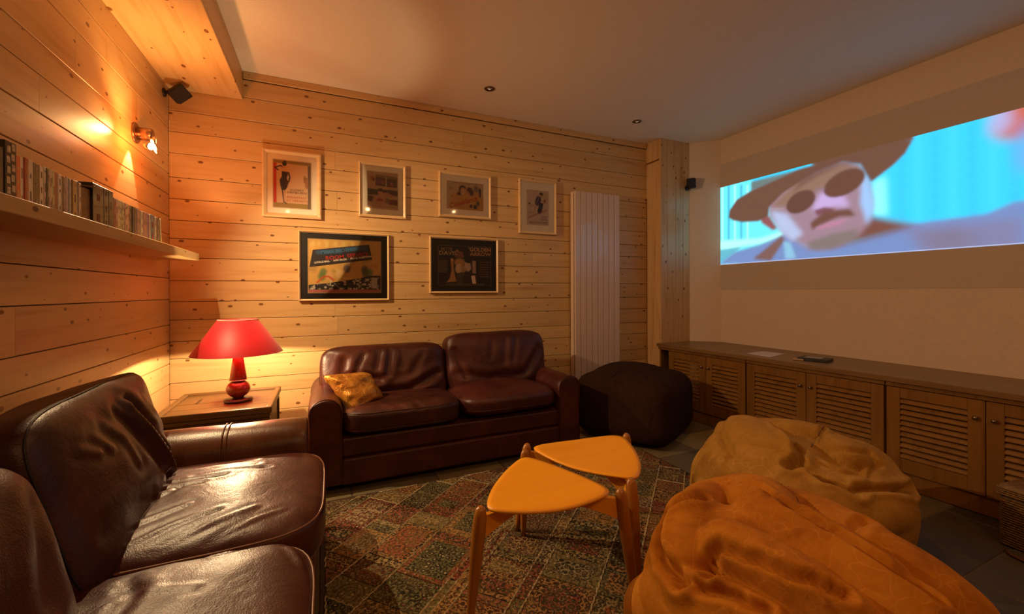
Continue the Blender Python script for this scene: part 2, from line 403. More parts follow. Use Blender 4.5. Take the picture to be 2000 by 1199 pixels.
# ------------------------------------------------------------------ rug
def clip(poly, rect):
    x0, x1, y0, y1 = rect
    for ax, lim, sg in ((0, x0, 1), (0, x1, -1), (1, y0, 1), (1, y1, -1)):
        out = []
        for i in range(len(poly)):
            p, q = poly[i], poly[(i+1) % len(poly)]
            dp, dq = (p[ax]-lim)*sg, (q[ax]-lim)*sg
            if dp >= 0: out.append(p)
            if dp*dq < 0:
                t = dp/(dp-dq); out.append((p[0]+(q[0]-p[0])*t, p[1]+(q[1]-p[1])*t))
        poly = out
        if len(poly) < 3: return []
    return poly
def rug_mat(name, rots=1):
    m, nt, bs = nodes(name)
    tc = coords(nt, (1, 1, 1), rnd=True); oi = nt.nodes.new('ShaderNodeObjectInfo')
    R = oi.outputs['Random']
    wn = nt.nodes.new('ShaderNodeTexWhiteNoise'); wn.noise_dimensions = '1D'; nt.links.new(R, wn.inputs['W'])
    base = ramp(nt, R, [(0, (.075, .022, .012)), (.12, (.034, .028, .012)), (.25, (.13, .075, .022)), (.38, (.10, .022, .014)), (.5, (.026, .025, .014)), (.62, (.15, .10, .035)), (.75, (.045, .022, .012)), (.88, (.085, .050, .016)), (.95, (.022, .010, .008))])
    sec = ramp(nt, wn.outputs['Value'], [(0, (.36, .26, .11)), (.2, (.28, .07, .04)), (.4, (.15, .145, .065)), (.6, (.38, .20, .07)), (.8, (.30, .25, .14))])
    thi = ramp(nt, wn.outputs['Value'], [(0, (.05, .055, .030)), (.3, (.42, .33, .18)), (.55, (.30, .06, .045)), (.8, (.09, .03, .02))])
    for n in nt.nodes:
        if n.type == 'VALTORGB': n.color_ramp.interpolation = 'CONSTANT'
    wob = nt.nodes.new('ShaderNodeTexNoise'); wob.inputs['Scale'].default_value = 14; nt.links.new(tc, wob.inputs['Vector'])
    wa = nt.nodes.new('ShaderNodeVectorMath'); wa.operation = 'SCALE'; wa.inputs['Scale'].default_value = .02; nt.links.new(wob.outputs['Color'], wa.inputs[0])
    wb_ = nt.nodes.new('ShaderNodeVectorMath'); wb_.operation = 'ADD'; nt.links.new(tc, wb_.inputs[0]); nt.links.new(wa.outputs[0], wb_.inputs[1]); tw = wb_.outputs[0]
    vo = nt.nodes.new('ShaderNodeTexVoronoi'); vo.inputs['Randomness'].default_value = .45; vo.inputs['Scale'].default_value = 33
    nt.links.new(tw, vo.inputs['Vector'])
    rings = math_(nt, 'GREATER_THAN', math_(nt, 'SINE', math_(nt, 'MULTIPLY', vo.outputs['Distance'], 15.0)), .10)
    core = math_(nt, 'LESS_THAN', vo.outputs['Distance'], .16)
    vb = nt.nodes.new('ShaderNodeTexVoronoi'); vb.inputs['Scale'].default_value = 8; vb.inputs['Randomness'].default_value = .4; nt.links.new(tw, vb.inputs['Vector'])
    rings2 = math_(nt, 'GREATER_THAN', math_(nt, 'SINE', math_(nt, 'MULTIPLY', vb.outputs['Distance'], 40.0)), .72)
    nn = noise(nt, tc, 110, 2)
    c1 = mix(nt, math_(nt, 'MULTIPLY', rings, .8), base, sec)
    c1 = mix(nt, math_(nt, 'MULTIPLY', core, .85), c1, thi)
    c1 = mix(nt, math_(nt, 'MULTIPLY', rings2, .7), c1, (.03, .022, .014))
    c2 = mix(nt, math_(nt, 'MULTIPLY', math_(nt, 'GREATER_THAN', nn, .63), .6), c1, (.40, .33, .19))
    c2 = mix(nt, math_(nt, 'MULTIPLY', math_(nt, 'LESS_THAN', nn, .40), .6), c2, (.022, .016, .010))
    wear = noise(nt, tc, 9, 5, .7)
    c2 = mix(nt, ramp(nt, wear, [(.45, (0, 0, 0)), (.8, (.5, .5, .5))]), c2, (.20, .14, .06))
    nt.links.new(c2, bs.inputs['Base Color']); bs.inputs['Roughness'].default_value = .95; bs.inputs['Specular IOR Level'].default_value = .1
    bump(nt, bs, math_(nt, 'ADD', math_(nt, 'MULTIPLY', nn, .7), math_(nt, 'MULTIPLY', rings, .4)), .6, .003)
    return m
RUGM = rug_mat('rug_patch_weave')
RUGB = plain('rug_backing', (.055, .032, .018), .95, nscale=90, var=.4)
SEAM = plain('rug_seam_thread', (.46, .38, .22), .9, nscale=70, var=.5, bstr=.4)
RX0, RX1, RY0, RY1 = -.02, 2.19, -.25, 2.625
rug = thing('patchwork_rug', 'worn patchwork rug of faded oriental pieces under the stools and beanbags', 'rug', ((RX0+RX1)/2, (RY0+RY1)/2, 0))
ro = Vector(rug.location)
def rl(V): return [(x-ro.x, y-ro.y, z) for x, y, z in V]
V, F = box(RX0, RX1, RY0, RY1, .0005, .006, .002)
add('rug_edging', rl(V), F, RUGB, rug, label='dark narrow woven edging')
ang = math.radians(42); ca, sa = math.cos(ang), math.sin(ang)
seamparts = []
rv = random.Random(31)
v = -2.6
while v < 3.6:
    dv = rv.choice((.035, .05, .13, .16, .2, .24)); u = -3 + rv.random()*.3
    while u < 4:
        du = rv.choice((.04, .05, .12, .17, .22, .28)) if dv > .1 else rv.choice((.15, .22, .35))
        quad = [(u, v), (u+du, v), (u+du, v+dv), (u, v+dv)]
        P = [(a*ca-b*sa+1.0, a*sa+b*ca+.6) for a, b in quad]
        rect = (RX0+.02, RX1-.02, RY0+.02, RY1-.02)
        full = clip(P, rect)
        if len(full) >= 3:
            cx = sum(p[0] for p in full)/len(full); cy = sum(p[1] for p in full)/len(full)
            ar = abs(sum(full[i][0]*full[(i+1) % len(full)][1]-full[(i+1) % len(full)][0]*full[i][1] for i in range(len(full))))/2
            if ar > .0006:
                # patch in its own rotated frame so that its weave follows the patch
                sh = .0035; zt = rv.uniform(.0092, .0115)
                loc = [((p[0]-cx)*ca+(p[1]-cy)*sa, -(p[0]-cx)*sa+(p[1]-cy)*ca) for p in full]
                def shrink(k): return [(a*(1-k/max(.03, abs(a)+abs(b))), b*(1-k/max(.03, abs(a)+abs(b)))) for a, b in loc]
                l0, l1 = shrink(sh), shrink(sh+.002); n = len(loc)
                V = [(a, b, .006) for a, b in l0]+[(a, b, zt) for a, b in l1]
                F = [tuple(range(n, 2*n)), tuple(range(n))]+[(i, (i+1) % n, n+(i+1) % n, n+i) for i in range(n)]
                add('rug_patch', V, F, RUGM, rug, loc=(cx-ro.x, cy-ro.y, 0), rot=(0, 0, ang))
                if ar > .012 and rv.random() < .7:
                    k_ = rv.choice((.018, .026, .034)); l2 = [(a*(1-k_*1.4/max(.03, abs(a)+.001) if abs(a) > k_ else .2), b*(1-k_*1.4/max(.03, abs(b)+.001) if abs(b) > k_ else .2)) for a, b in loc]
                    V = [(a, b, zt-.002) for a, b in l2]+[(a*.985, b*.985, zt+.0011) for a, b in l2]
                    add('rug_patch', V, F, RUGM, rug, loc=(cx-ro.x, cy-ro.y, 0), rot=(0, 0, ang))
                # zigzag seam thread on two sides
                if ar > .006:
                    for i in range(n):
                        p, q = Vector((*full[i], 0)), Vector((*full[(i+1) % n], 0)); L = (q-p).length
                        if L < .04 or i % 2: continue
                        t = (q-p)/L; nrm_ = Vector((-t.y, t.x, 0)); k = max(2, int(L/.02)); pts = []
                        for j in range(k+1):
                            pts.append(p+t*(L*j/k)+nrm_*(.0022*(-1)**j)+Vector((-ro.x, -ro.y, .0105+rv.uniform(0, .0012))))
                        seamparts.append(tube(pts, .0026, 4))
        u += du
    v += dv
V, F = cat_(seamparts); o = add('seam_stitching', V, F, SEAM, rug, kind='stuff', fix=False, label='pale uneven stitching between the patches')
# ------------------------------------------------------------------ sofas
def bevprof_arm(L, wd, ht, z0, out=0.0):
    """rolled arm: profile in local (y across, z up), extruded along local x from 0 to L with a rounded front"""
    r = wd/2; prof = []
    prof.append((-r+.006, z0)); prof.append((-r+.0, z0+.02)); prof.append((-r+.004, ht-2.1*r))
    for k in range(15):
        a = math.pi - math.pi*k/14; prof.append(((r+out)*math.cos(a), ht-r*.92+r*.92*math.sin(a)))
    prof.append((r-.004, ht-2.1*r)); prof.append((r, z0+.02)); prof.append((r-.006, z0))
    n = len(prof); V, F = [], []
    st = [(0, 1, 0)] + [(L*t, 1, 0) for t in np.linspace(.06, .93, 16)] + [(L-.022, .995, 0), (L-.008, .975, .003), (L-.0015, .945, .006), (L, .90, .010)]
    cz = (ht+z0)/2
    for x, s, dz in st:
        for a, b in prof: V.append((x, a*s, cz+(b-cz)*(s if s > .95 else s+.02)))
    for i in range(len(st)-1):
        for k in range(n): F.append((i*n+k, i*n+(k+1) % n, (i+1)*n+(k+1) % n, (i+1)*n+k))
    F.append(tuple(range(n))); F.append(tuple((len(st)-1)*n+k for k in range(n)))
    return np.array(V), F
def ringprof(V, n, st):
    return [tuple(v) for v in V[st*n:(st+1)*n]]
def cushion(name, dims, c, mat, parent, n=5, N=40, rx=0, ry=0, rz=0, puff=None, creases=(), wr=(), amp=.004, sc_=(9, 9, 9), label=None, pipes=(), rugged=.006, seed=0, pm=None):
    V, F, nr, q = squad(dims, n, N)
    if puff:
        ax, a = puff; o = [i for i in range(3) if i != ax]
        edge = np.maximum(np.abs(q[:, o[0]])**4, np.abs(q[:, o[1]])**4)
        V[:, ax] *= (1 - a*edge + .12*(1-edge)*(1-q[:, o[0]]**2)*(1-q[:, o[1]]**2))
    s = np.array(sc_)
    V = V + nr*(fbm(V*s*.55+seed*13.7, 2)*amp*.62)[:, None]
    # soft ridged folds
    rd = 1-np.abs(fbm(V*s*np.array([1, .55, 1.])*1.1+3.1+seed, 2)); msk = np.clip(vnoise(V*5+seed*3.3)*1.5, 0, 1); V = V + nr*((np.clip(rd-.86, 0, 1))*msk*rugged*3)[:, None]
    for pts, dep, wd in creases: V = crease(V, nr, pts, dep, wd)
    m = Matrix.Translation(c) @ Matrix.Rotation(rz, 4, 'Z') @ Matrix.Rotation(ry, 4, 'Y') @ Matrix.Rotation(rx, 4, 'X')
    R3 = np.array(m.to_3x3()); W = V@R3.T+np.array(c)
    o = add(name, W, F, mat, parent, smooth=True, label=label, fix=False)
    for (ax, fr, r) in pipes:
        # seam piping that runs around the cushion at coordinate fr (-1..1) on axis ax
        oa = [i for i in range(3) if i != ax]; P = []
        d = np.array(dims)/2
        for k in range(96):
            t = 2*math.pi*k/96; a, b = math.cos(t), math.sin(t)
            nn = (abs(a)**n+abs(b)**n)**(1/n); sc2 = (1-abs(fr)**n)**(1/n)
            p = [0, 0, 0]; p[ax] = fr*d[ax]; p[oa[0]] = a/nn*sc2*d[oa[0]]; p[oa[1]] = b/nn*sc2*d[oa[1]]
            P.append(np.array(p))
        P = np.array(P)
        # snap to nearest surface vertex direction
        idx = [int(np.argmin(((V-p)**2).sum(1))) for p in P]
        P = np.array([P[i]*.35+V[idx[i]]*.65+nr[idx[i]]*.001 for i in range(len(P))])
        P = (P+np.roll(P, 1, 0)+np.roll(P, -1, 0))/3
        V2, F2 = tube([tuple(p@R3.T+np.array(c)) for p in P], r, 6, closed=True)
        add('piping', V2, F2, pm or mat, o, smooth=True, fix=False)
    return o
rnd = random.Random(3)
def pinch(cx, cy, z, n, L, a0, a1, r0=.02):
    """radial set of short folds around a point on a top face (local coords)"""
    out = []
    for i in range(n):
        a = math.radians(a0+(a1-a0)*i/max(1, n-1)+rnd.uniform(-6, 6)); l = L*rnd.uniform(.6, 1.1)
        out.append(([(cx+math.cos(a)*r0, cy+math.sin(a)*r0, z), (cx+math.cos(a)*l, cy+math.sin(a)*l, z)], rnd.uniform(.004, .008), rnd.uniform(.008, .014)))
    return out
# --- right sofa (against the back wall)
S1 = thing('leather_sofa', 'two seat brown leather sofa against the back wall with a gold cushion on it', 'sofa', (0, 0, 0))
ax0, ax1 = -.09, 1.765; yf, yb = 2.69, 3.46
base = add('base', *box(.085, 1.595, yf+.03, yb-.02, .045, .33, .02), LEAR, S1)
add('front_panel', *box(.095, 1.585, yf-.002, yf+.05, .048, .205, .012), LEAR, S1, label='long smooth leather front panel under the seat')
add('front_rail', *box(.09, 1.59, yf+.012, yf+.06, .211, .325, .014), LEAR, S1)
add('back_frame', *box(.05, 1.63, 3.30, yb, .048, .70, .04), LEAR, S1)
for nm, xc, mt in (('a', ax0+.095, LEA), ('b', ax1-.09, LEAR)):
    V, F = bevprof_arm(yb-yf-.0, .19, .575, .047)
    V = np.array(V); V[:, 2] += .010*fbm(V*7, 2)*.5
    V[:, 1] += .006*fbm(V*6+5, 2)
    W = np.stack([xc+V[:, 1], yb-V[:, 0]-.0, V[:, 2]], 1)
    arm = add('arm', W, F, mt, S1, smooth=True)
    rp = [(xc+a*.93, yf-.001, z) for a, z in [(-.09, .07), (-.088, .37)]+[(-.094*math.cos(t), .484+.087*math.sin(t)) for t in np.linspace(0, math.pi, 16)]+[(.088, .38), (.09, .10)]]
    add('piping', *tube(rp, .0035, 6), LEAR, arm, smooth=True)
for x in (-.02, 1.69):
    for y in (2.80, 3.38):
        add('foot', *lathe([(.028, 0), (.032, .01), (.03, .046)], 14, x, y), BLACK, S1, smooth=True)
cushion('seat_cushion', (.765, .63, .175), (.465, 2.965, .410), LEAD, S1, n=5, rx=-.02, puff=(2, .10), pipes=((2, -.55, .003), (2, .62, .003)), amp=.007, rugged=.004, seed=1,
        creases=[([(-.1, -.2, .08), (.0, -.32, .07)], .006, .02), ([(.02, -.15, .08), (.1, -.33, .06)], .005, .016)])
cushion('seat_cushion', (.755, .65, .185), (1.215, 2.970, .418), LEAR, S1, n=4, rx=-.02, puff=(2, .25), pipes=((2, -.3, .003),), amp=.008, rugged=.003, seed=2)
def bc_creases(w, h, k, flip=1):
    r = random.Random(k); out = []
    for x, zt, zb, dx, dp in ((-.16, .28, .06, -.05, .010), (-.05, .30, .10, -.025, .008), (.03, .32, .0, -.03, .009), (.12, .30, .10, -.02, .005), (.26, .26, .0, -.08, .006)):
        out.append(([(x*flip, -.13, h*zt*1.2), ((x+dx)*flip, -.14, h*zb*1.2)], dp, r.uniform(.018, .024)))
    out.append(([(-.05*flip, -.14, -.03), (-.30*flip, -.13, .02), (-.28*flip, -.12, .12)], .012, .025))
    out.append(([(-.1*flip, -.13, -h*.30), (.15*flip, -.13, -h*.27), (.36*flip, -.11, -.02)], .016, .028))
    out.append(([(0*flip, -.13, -h*.38), (.3*flip, -.12, -h*.34)], .012, .02))
    return out
cushion('back_cushion', (.875, .25, .44), (.410, 3.21, .592), LEA, S1, n=6.5, N=52, rx=-.20, rz=.0, puff=(1, .22), pipes=((1, -.35, .003),), amp=.010, rugged=.004, seed=4, creases=bc_creases(.86, .44, 3))
cushion('back_cushion', (.855, .26, .47), (1.285, 3.21, .635), LEAR, S1, n=6.5, N=52, rx=-.18, puff=(1, .2), pipes=((1, -.35, .003),), amp=.010, rugged=.004, seed=6,
        creases=[([(-.36, -.13, -.08), (-.10, -.14, -.13), (.2, -.13, -.10), (.36, -.12, .06)], .010, .03), ([(-.38, -.12, .1), (-.30, -.13, -.1)], .012, .02), ([(.05, -.14, .16), (.02, -.14, -.02)], .006, .022), ([(.14, -.14, .16), (.10, -.14, .0)], .006, .022), ([(-.07, -.14, .14), (-.09, -.14, .03)], .005, .022), ([(.36, -.13, .1), (.2, -.14, -.12), (.0, -.14, -.16)], .007, .025)])
# --- left sofa (along the left wall)
S2 = thing('leather_sofa', 'near brown leather sofa along the left wall with glossy creased seats', 'sofa', (0, 0, 0))
xb, xf_ = -.925, -.03
add('base', *box(xb+.02, xf_-.03, .62, 2.12, .075, .33, .02), LEA, S2)
add('front_panel', *box(xf_-.05, xf_-.002, .63, 2.11, .082, .232, .012), LEA, S2)
add('front_rail', *box(xf_-.06, xf_-.012, .625, 2.115, .238, .335, .014), LEA, S2)
add('back_frame', *box(xb, xb+.16, .55, 2.16, .08, .70, .04), LEA, S2)
for yc, mt in ((2.245, LEAT), (.50, LEA)):
    V, F = bevprof_arm(xf_-xb-.045, .26, .605, .08)
    V = np.array(V); V[:, 2] += .006*fbm(V*6, 2)
    W = np.stack([xb+V[:, 0], yc+V[:, 1], V[:, 2]], 1)
    arm = add('arm', W, F, mt, S2, smooth=True, label='smooth glossy rounded leather arm' if mt is LEAT else None)
    # twin seam over the arm and front piping
    for xs in (-.405, -.388):
        rp = [(xs, yc+.133*math.cos(t), .486+.121*math.sin(t)) for t in np.linspace(0, math.pi, 18)]
        rp = [(xs, yc+.131, .36)]+rp+[(xs, yc-.131, .34)]
        add('seam', *tube(rp, .0028, 6), LEAT, arm, smooth=True)
    rp = [(xf_-.049, yc-.119, .12), (xf_-.049, yc-.119, .40)]+[(xf_-.049, yc-.121*math.cos(t), .475+.112*math.sin(t)) for t in np.linspace(0, math.pi, 18)]+[(xf_-.049, yc+.119, .40), (xf_-.049, yc+.119, .12)]
    add('piping', *tube(rp, .0035, 6), PIPE, arm, smooth=True)
for x in (-.85, -.12):
    for y in (.58, 2.22):
        add('foot', *lathe([(.028, 0), (.032, .01), (.03, .079)], 14, x, y), BLACK, S2, smooth=True)
f1 = [([(-.12, .21, .09), (.00, .235, .09), (.14, .22, .09)], .0035, .012), ([(-.14, .15, .095), (.0, .17, .095), (.16, .15, .095)], .004, .011), ([(-.04, .11, .1), (.08, .12, .1), (.2, .10, .1)], .0032, .010), ([(-.2, .10, .1), (-.06, .07, .1), (.06, .08, .1)], .004, .013),
      ([(-.20, .03, .1), (-.10, .02, .1), (.0, .03, .1)], .0035, .012), ([(-.33, -.30, .07), (-.20, -.12, .1), (-.08, .02, .1)], -.005, .011), ([(-.24, -.31, .07), (-.12, -.20, .1), (.0, -.12, .1)], -.0035, .010), ([(-.14, -.32, .07), (-.02, -.24, .1), (.10, -.18, .1)], -.003, .009),
      ([(-.02, -.33, .06), (.10, -.26, .1), (.2, -.21, .1)], -.003, .009), ([(.1, -.33, .06), (.20, -.28, .09), (.28, -.24, .08)], -.003, .008), ([(-.40, .14, .07), (-.3, .24, .08), (-.18, .27, .09)], -.006, .014), ([(-.40, .0, .07), (-.32, .14, .09), (-.2, .20, .09)], -.006, .013),
      ([(-.38, -.26, .07), (-.33, -.14, .09)], -.010, .018), ([(-.36, -.34, .06), (-.30, -.22, .08)], .008, .014), ([(-.40, -.12, .07), (-.33, -.04, .09)], .008, .016)]
f1 = [(p_, d_*1.7, w_) for p_, d_, w_ in f1]
sc1 = cushion('seat_cushion', (.80, .735, .19), (-.397, 1.757, .425), LEA, S2, n=5, N=64, puff=(2, .12), pipes=((2, .58, .0032), (2, -.62, .003)), amp=.007, rugged=.003, seed=8, creases=f1, pm=PIPE)
f2 = [([(-.30, .33, .08), (-.24, .1, .1), (-.27, -.1, .1)], -.007, .012), ([(-.02, .27, .1), (.02, .18, .1), (.0, .05, .1)], .006, .018), ([(.0, .2, .1), (.14, .16, .1)], -.004, .012), ([(-.12, .24, .1), (.02, .20, .1)], .005, .018), ([(-.15, .05, .1), (-.10, -.1, .1)], .004, .02), ([(.3, .36, .06), (.16, .32, .08)], .008, .012), ([(.32, .30, .08), (.36, .2, .07)], -.004, .01)]
cushion('seat_cushion', (.785, .74, .19), (-.412, 1.02, .421), LEA, S2, n=5, N=64, puff=(2, .12), pipes=((2, .55, .0032), (2, -.62, .003)), amp=.009, rugged=.003, seed=11, creases=f2, pm=PIPE)
b1c = [([(.12, .06, .15), (.13, .13, .04), (.13, .22, -.10), (.12, .31, -.19)], -.016, .020), ([(.12, .10, .15), (.13, .19, .05), (.13, .27, -.08)], .012, .026), ([(.12, -.02, .14), (.13, .06, .03), (.13, .16, -.10)], .008, .026),
       ([(.12, .0, .16), (.13, .06, .10), (.13, .09, .05)], -.007, .012), ([(.12, -.12, .14), (.13, -.06, .08), (.13, -.02, -.02)], -.006, .016), ([(.12, -.2, .13), (.13, -.14, .07)], -.005, .013), ([(.12, -.28, .12), (.13, -.20, .08)], -.004, .012),
       ([(.12, .22, .13), (.13, .29, .06), (.12, .35, .0)], -.007, .016), ([(.12, .25, .02), (.12, .33, -.05)], .007, .016), ([(.12, .20, -.13), (.12, .27, -.15)], -.010, .014), ([(.12, .12, -.16), (.12, .22, -.15)], .006, .016), ([(.12, -.3, -.10), (.13, .0, -.14)], .005, .03)]
cushion('back_cushion', (.25, .82, .49), (-.672, 1.69, .655), LEAD, S2, n=7, N=60, ry=-.26, rz=.05, puff=(0, .10), pm=SEAMD, pipes=((0, .72, .0030),), amp=.010, rugged=.005, seed=14, creases=b1c)
cushion('back_cushion', (.29, .77, .46), (-.625, .845, .65), LEAD, S2, n=4.5, N=48, ry=-.26, rz=-.04, puff=(0, .25), amp=.012, rugged=.006, seed=17, creases=[([(.13, .3, .1), (.13, .2, -.05)], .010, .03)])
# --- gold cushion
def quad_pillow(c, th, n=28, seed=2):
    c = [np.array(p) for p in c]; nrm = np.cross(c[1]-c[0], c[3]-c[0]); nrm /= np.linalg.norm(nrm)
    V, F = [], []
    for side in (1, -1):
        off = len(V)
        for i in range(n+1):
            for j in range(n+1):
                u, v_ = i/n, j/n
                p = c[0]*(1-u)*(1-v_)+c[1]*u*(1-v_)+c[2]*u*v_+c[3]*(1-u)*v_
                cen = sum(c)/4; k = 4*u*(1-u); l = 4*v_*(1-v_)
                p = p+(cen-p)*(.10*(l if (k < .3) else 0)*(1-k/.3) + .10*(k if l < .3 else 0)*(1-l/.3))
                h = (max(0, k*l))**.42*th/2
                e = 1-(k*l)
                wv = vnoise(np.array([[u*3+seed, v_*9, side]]))[0]*.010 + (1-abs(vnoise(np.array([[u*5+v_*3, v_*16-u*4, seed+side]]))[0]))*.010*e*(1 if k*l > .02 else 0)
                V.append(p+nrm*side*(h+(wv if k*l > .01 else 0)))
        for i in range(n):
            for j in range(n):
                a = off+i*(n+1)+j; F.append((a, a+1, a+n+2, a+n+1) if side > 0 else (a, a+n+1, a+n+2, a+1))
    return V, F
m, nt, bs = nodes('gold_satin'); co = coords(nt)
g = noise(nt, co, 16, 4, .6, 1.0); nt.links.new(ramp(nt, g, [(.3, (.42, .15, .02)), (.6, (.72, .33, .05)), (.8, (.85, .48, .12))]), bs.inputs['Base Color'])
bs.inputs['Roughness'].default_value = .33; bs.inputs['Metallic'].default_value = .55; bump(nt, bs, noise(nt, co, 22, 4, .6, 1.5), .6, .012); GOLD = m
pc = [at(629, 734, 'y', 2.885), at(717, 727, 'y', 2.985), at(751, 778, 'y', 2.915), at(690, 808, 'y', 2.775)]
V, F = quad_pillow([tuple(p) for p in pc], .15)
bmx = bmesh.new(); vv = [bmx.verts.new(tuple(p)) for p in V]
for f in F: bmx.faces.new([vv[i] for i in f])
bmesh.ops.remove_doubles(bmx, verts=bmx.verts[:], dist=.0008); bmesh.ops.recalc_face_normals(bmx, faces=bmx.faces[:])
me = bpy.data.meshes.new('gold_cushion'); bmx.to_mesh(me); bmx.free(); me.materials.append(GOLD); me.polygons.foreach_set('use_smooth', [True]*len(me.polygons))
link('gold_cushion', me, None, 'small crumpled gold satin cushion lying in the corner of the back wall sofa', 'cushion')
# ------------------------------------------------------------------ side table + lamp
T = thing('side_table', 'old worn wooden side table in the corner under the red lamp', 'table', (-.545, 2.945, 0))
def tl_(V): return [(x+.545, y-2.945, z) for x, y, z in V]
def addl(name, vf, mat, parent, **k): return add(name, tl_(vf[0]), vf[1], mat, parent, **k)
tx0, tx1, ty0, ty1, tz = -.815, -.274, 2.72, 3.29, .548
for k in range(4):
    a = ty0+.03+(ty1-ty0-.06)*k/4; b = ty0+.03+(ty1-ty0-.06)*(k+1)/4-.002
    o = addl('top_board', box(tx0+.03, tx1-.03, a, b, tz-.02, tz+random.uniform(-.002, .001), .002), OLDW, T)
for nm, d in (('rim', (tx0, tx1, ty0, ty0+.03)), ('rim', (tx0, tx1, ty1-.03, ty1)), ('rim', (tx0, tx0+.03, ty0+.031, ty1-.031)), ('rim', (tx1-.03, tx1, ty0+.031, ty1-.031))):
    addl('rim', box(*d, tz-.028, tz+.010, .006), OLDW, T)
addl('moulding', box(tx0+.008, tx1-.008, ty0+.008, ty0+.03, tz-.052, tz-.030, .005), OLDW, T)
addl('moulding', box(tx1-.03, tx1-.008, ty0+.032, ty1-.01, tz-.052, tz-.030, .005), OLDW, T)
for d in ((tx0+.02, tx1-.02, ty0+.018, ty0+.036), (tx0+.02, tx1-.02, ty1-.036, ty1-.018)):
    addl('apron', box(*d, .13, tz-.054, .003), OLDW, T)
for d in ((tx0+.018, tx0+.036, ty0+.038, ty1-.038), (tx1-.036, tx1-.018, ty0+.038, ty1-.038)):
    addl('side_panel', box(*d, .13, tz-.054, .003), OLDW, T)
for x in (tx0+.008, tx1-.050):
    for y in (ty0+.008, ty1-.05): addl('leg', box(x, x+.042, y, y+.042, 0, tz-.055, .004), OLDW, T)
# dark doily under the lamp
LX, LY, LZ = -.475, 2.985, .5495
m, nt, bs = nodes('red_glaze'); co = coords(nt, rnd=False)
nt.links.new(ramp(nt, noise(nt, co, 14, 3), [(.3, (.13, .010, .004)), (.7, (.22, .020, .006))]), bs.inputs['Base Color']); bs.inputs['Roughness'].default_value = .25; bs.inputs['Coat Weight'].default_value = .4; REDG = m
DKW = plain('dark_lamp_foot', (.035, .012, .007), .35)
LP = thing('table_lamp', 'table lamp with red cone shade and turned red wooden base on the side table', 'lamp', (LX, LY, LZ))
cf = []
add('foot', *lathe([(.0, 0), (.072, 0), (.075, .005), (.073, .014), (.055, .019), (.030, .022), (0, .022)], 40, caps=False), DKW, LP, smooth=True)
ball = [(.028, .022)]+[(.063*math.cos(t), .074+.054*math.sin(t)) for t in np.linspace(-1.08, 1.25, 14)]+[(.018, .126)]
add('ball', *lathe(ball, 40), REDG, LP, smooth=True)
add('ring', *lathe([(.018, .125), (.047, .1255), (.049, .1275), (.047, .1295), (.018, .130)], 40), CHROME, LP, smooth=True)
add('stem', *lathe([(.044, .1305), (.0455, .133), (.0275, .262), (.026, .266), (.012, .267)], 40), REDG, LP, smooth=True)
add('ring', *lathe([(.012, .267), (.027, .2675), (.027, .271), (.012, .2715)], 32), CHROME, LP, smooth=True)
add('socket', *lathe([(.012, .2715), (.019, .274), (.021, .284), (.018, .294), (.010, .300)], 24), REDG, LP, smooth=True)
m, nt, bs = nodes('red_shade_fabric')
bs.inputs['Roughness'].default_value = .5; bs.inputs['Specular IOR Level'].default_value = .3; bs.inputs['Sheen Weight'].default_value = .2
co = coords(nt, (1, 1, 1), rnd=False); nt.links.new(ramp(nt, noise(nt, co, 300, 2), [(.3, (.46, .006, .012)), (.7, (.56, .012, .020))]), bs.inputs['Base Color'])
tr = nt.nodes.new('ShaderNodeBsdfTranslucent'); tr.inputs[0].default_value = (.75, .03, .03, 1)
ms = nt.nodes.new('ShaderNodeMixShader'); ms.inputs[0].default_value = .10
nt.links.new(bs.outputs[0], ms.inputs[1]); nt.links.new(tr.outputs[0], ms.inputs[2]); nt.links.new(ms.outputs[0], nt.nodes['Material Output'].inputs[0])
SHADE = m
sz0, sz1, sr0, sr1 = .838-LZ, 1.040-LZ, .238, .104
sh_o = add('lamp_shade', *lathe([(sr0, sz0), (sr1, sz1), (sr1-.0015, sz1), (sr0-.0015, sz0), (sr0, sz0)], 64, caps=False), SHADE, LP, smooth=True)
add('trim_band', *lathe([(sr1-.001, sz1-.004), (sr1+.0015, sz1-.003), (sr1+.0015, sz1+.001), (sr1-.0015, sz1+.001)], 64, caps=False), plain('shade_trim', (.9, .55, .4), .5), sh_o, smooth=True)
sp = []
for k in range(3):
    a = 2*math.pi*k/3+.4; sp.append(tube([(.0, 0, sz1-.045), (math.cos(a)*(sr1-.003), math.sin(a)*(sr1-.003), sz1-.006)], .0014, 6))
add('spider', *cat_(sp), CHROME, sh_o)
BULBM = plain('lamp_bulb_glass', (1, .8, .6), .3, emis=(1, .75, .45), estr=3)
add('bulb', *lathe([(.008, .300), (.010, .304), (.012, .3055)], 20), BULBM, LP, smooth=True)
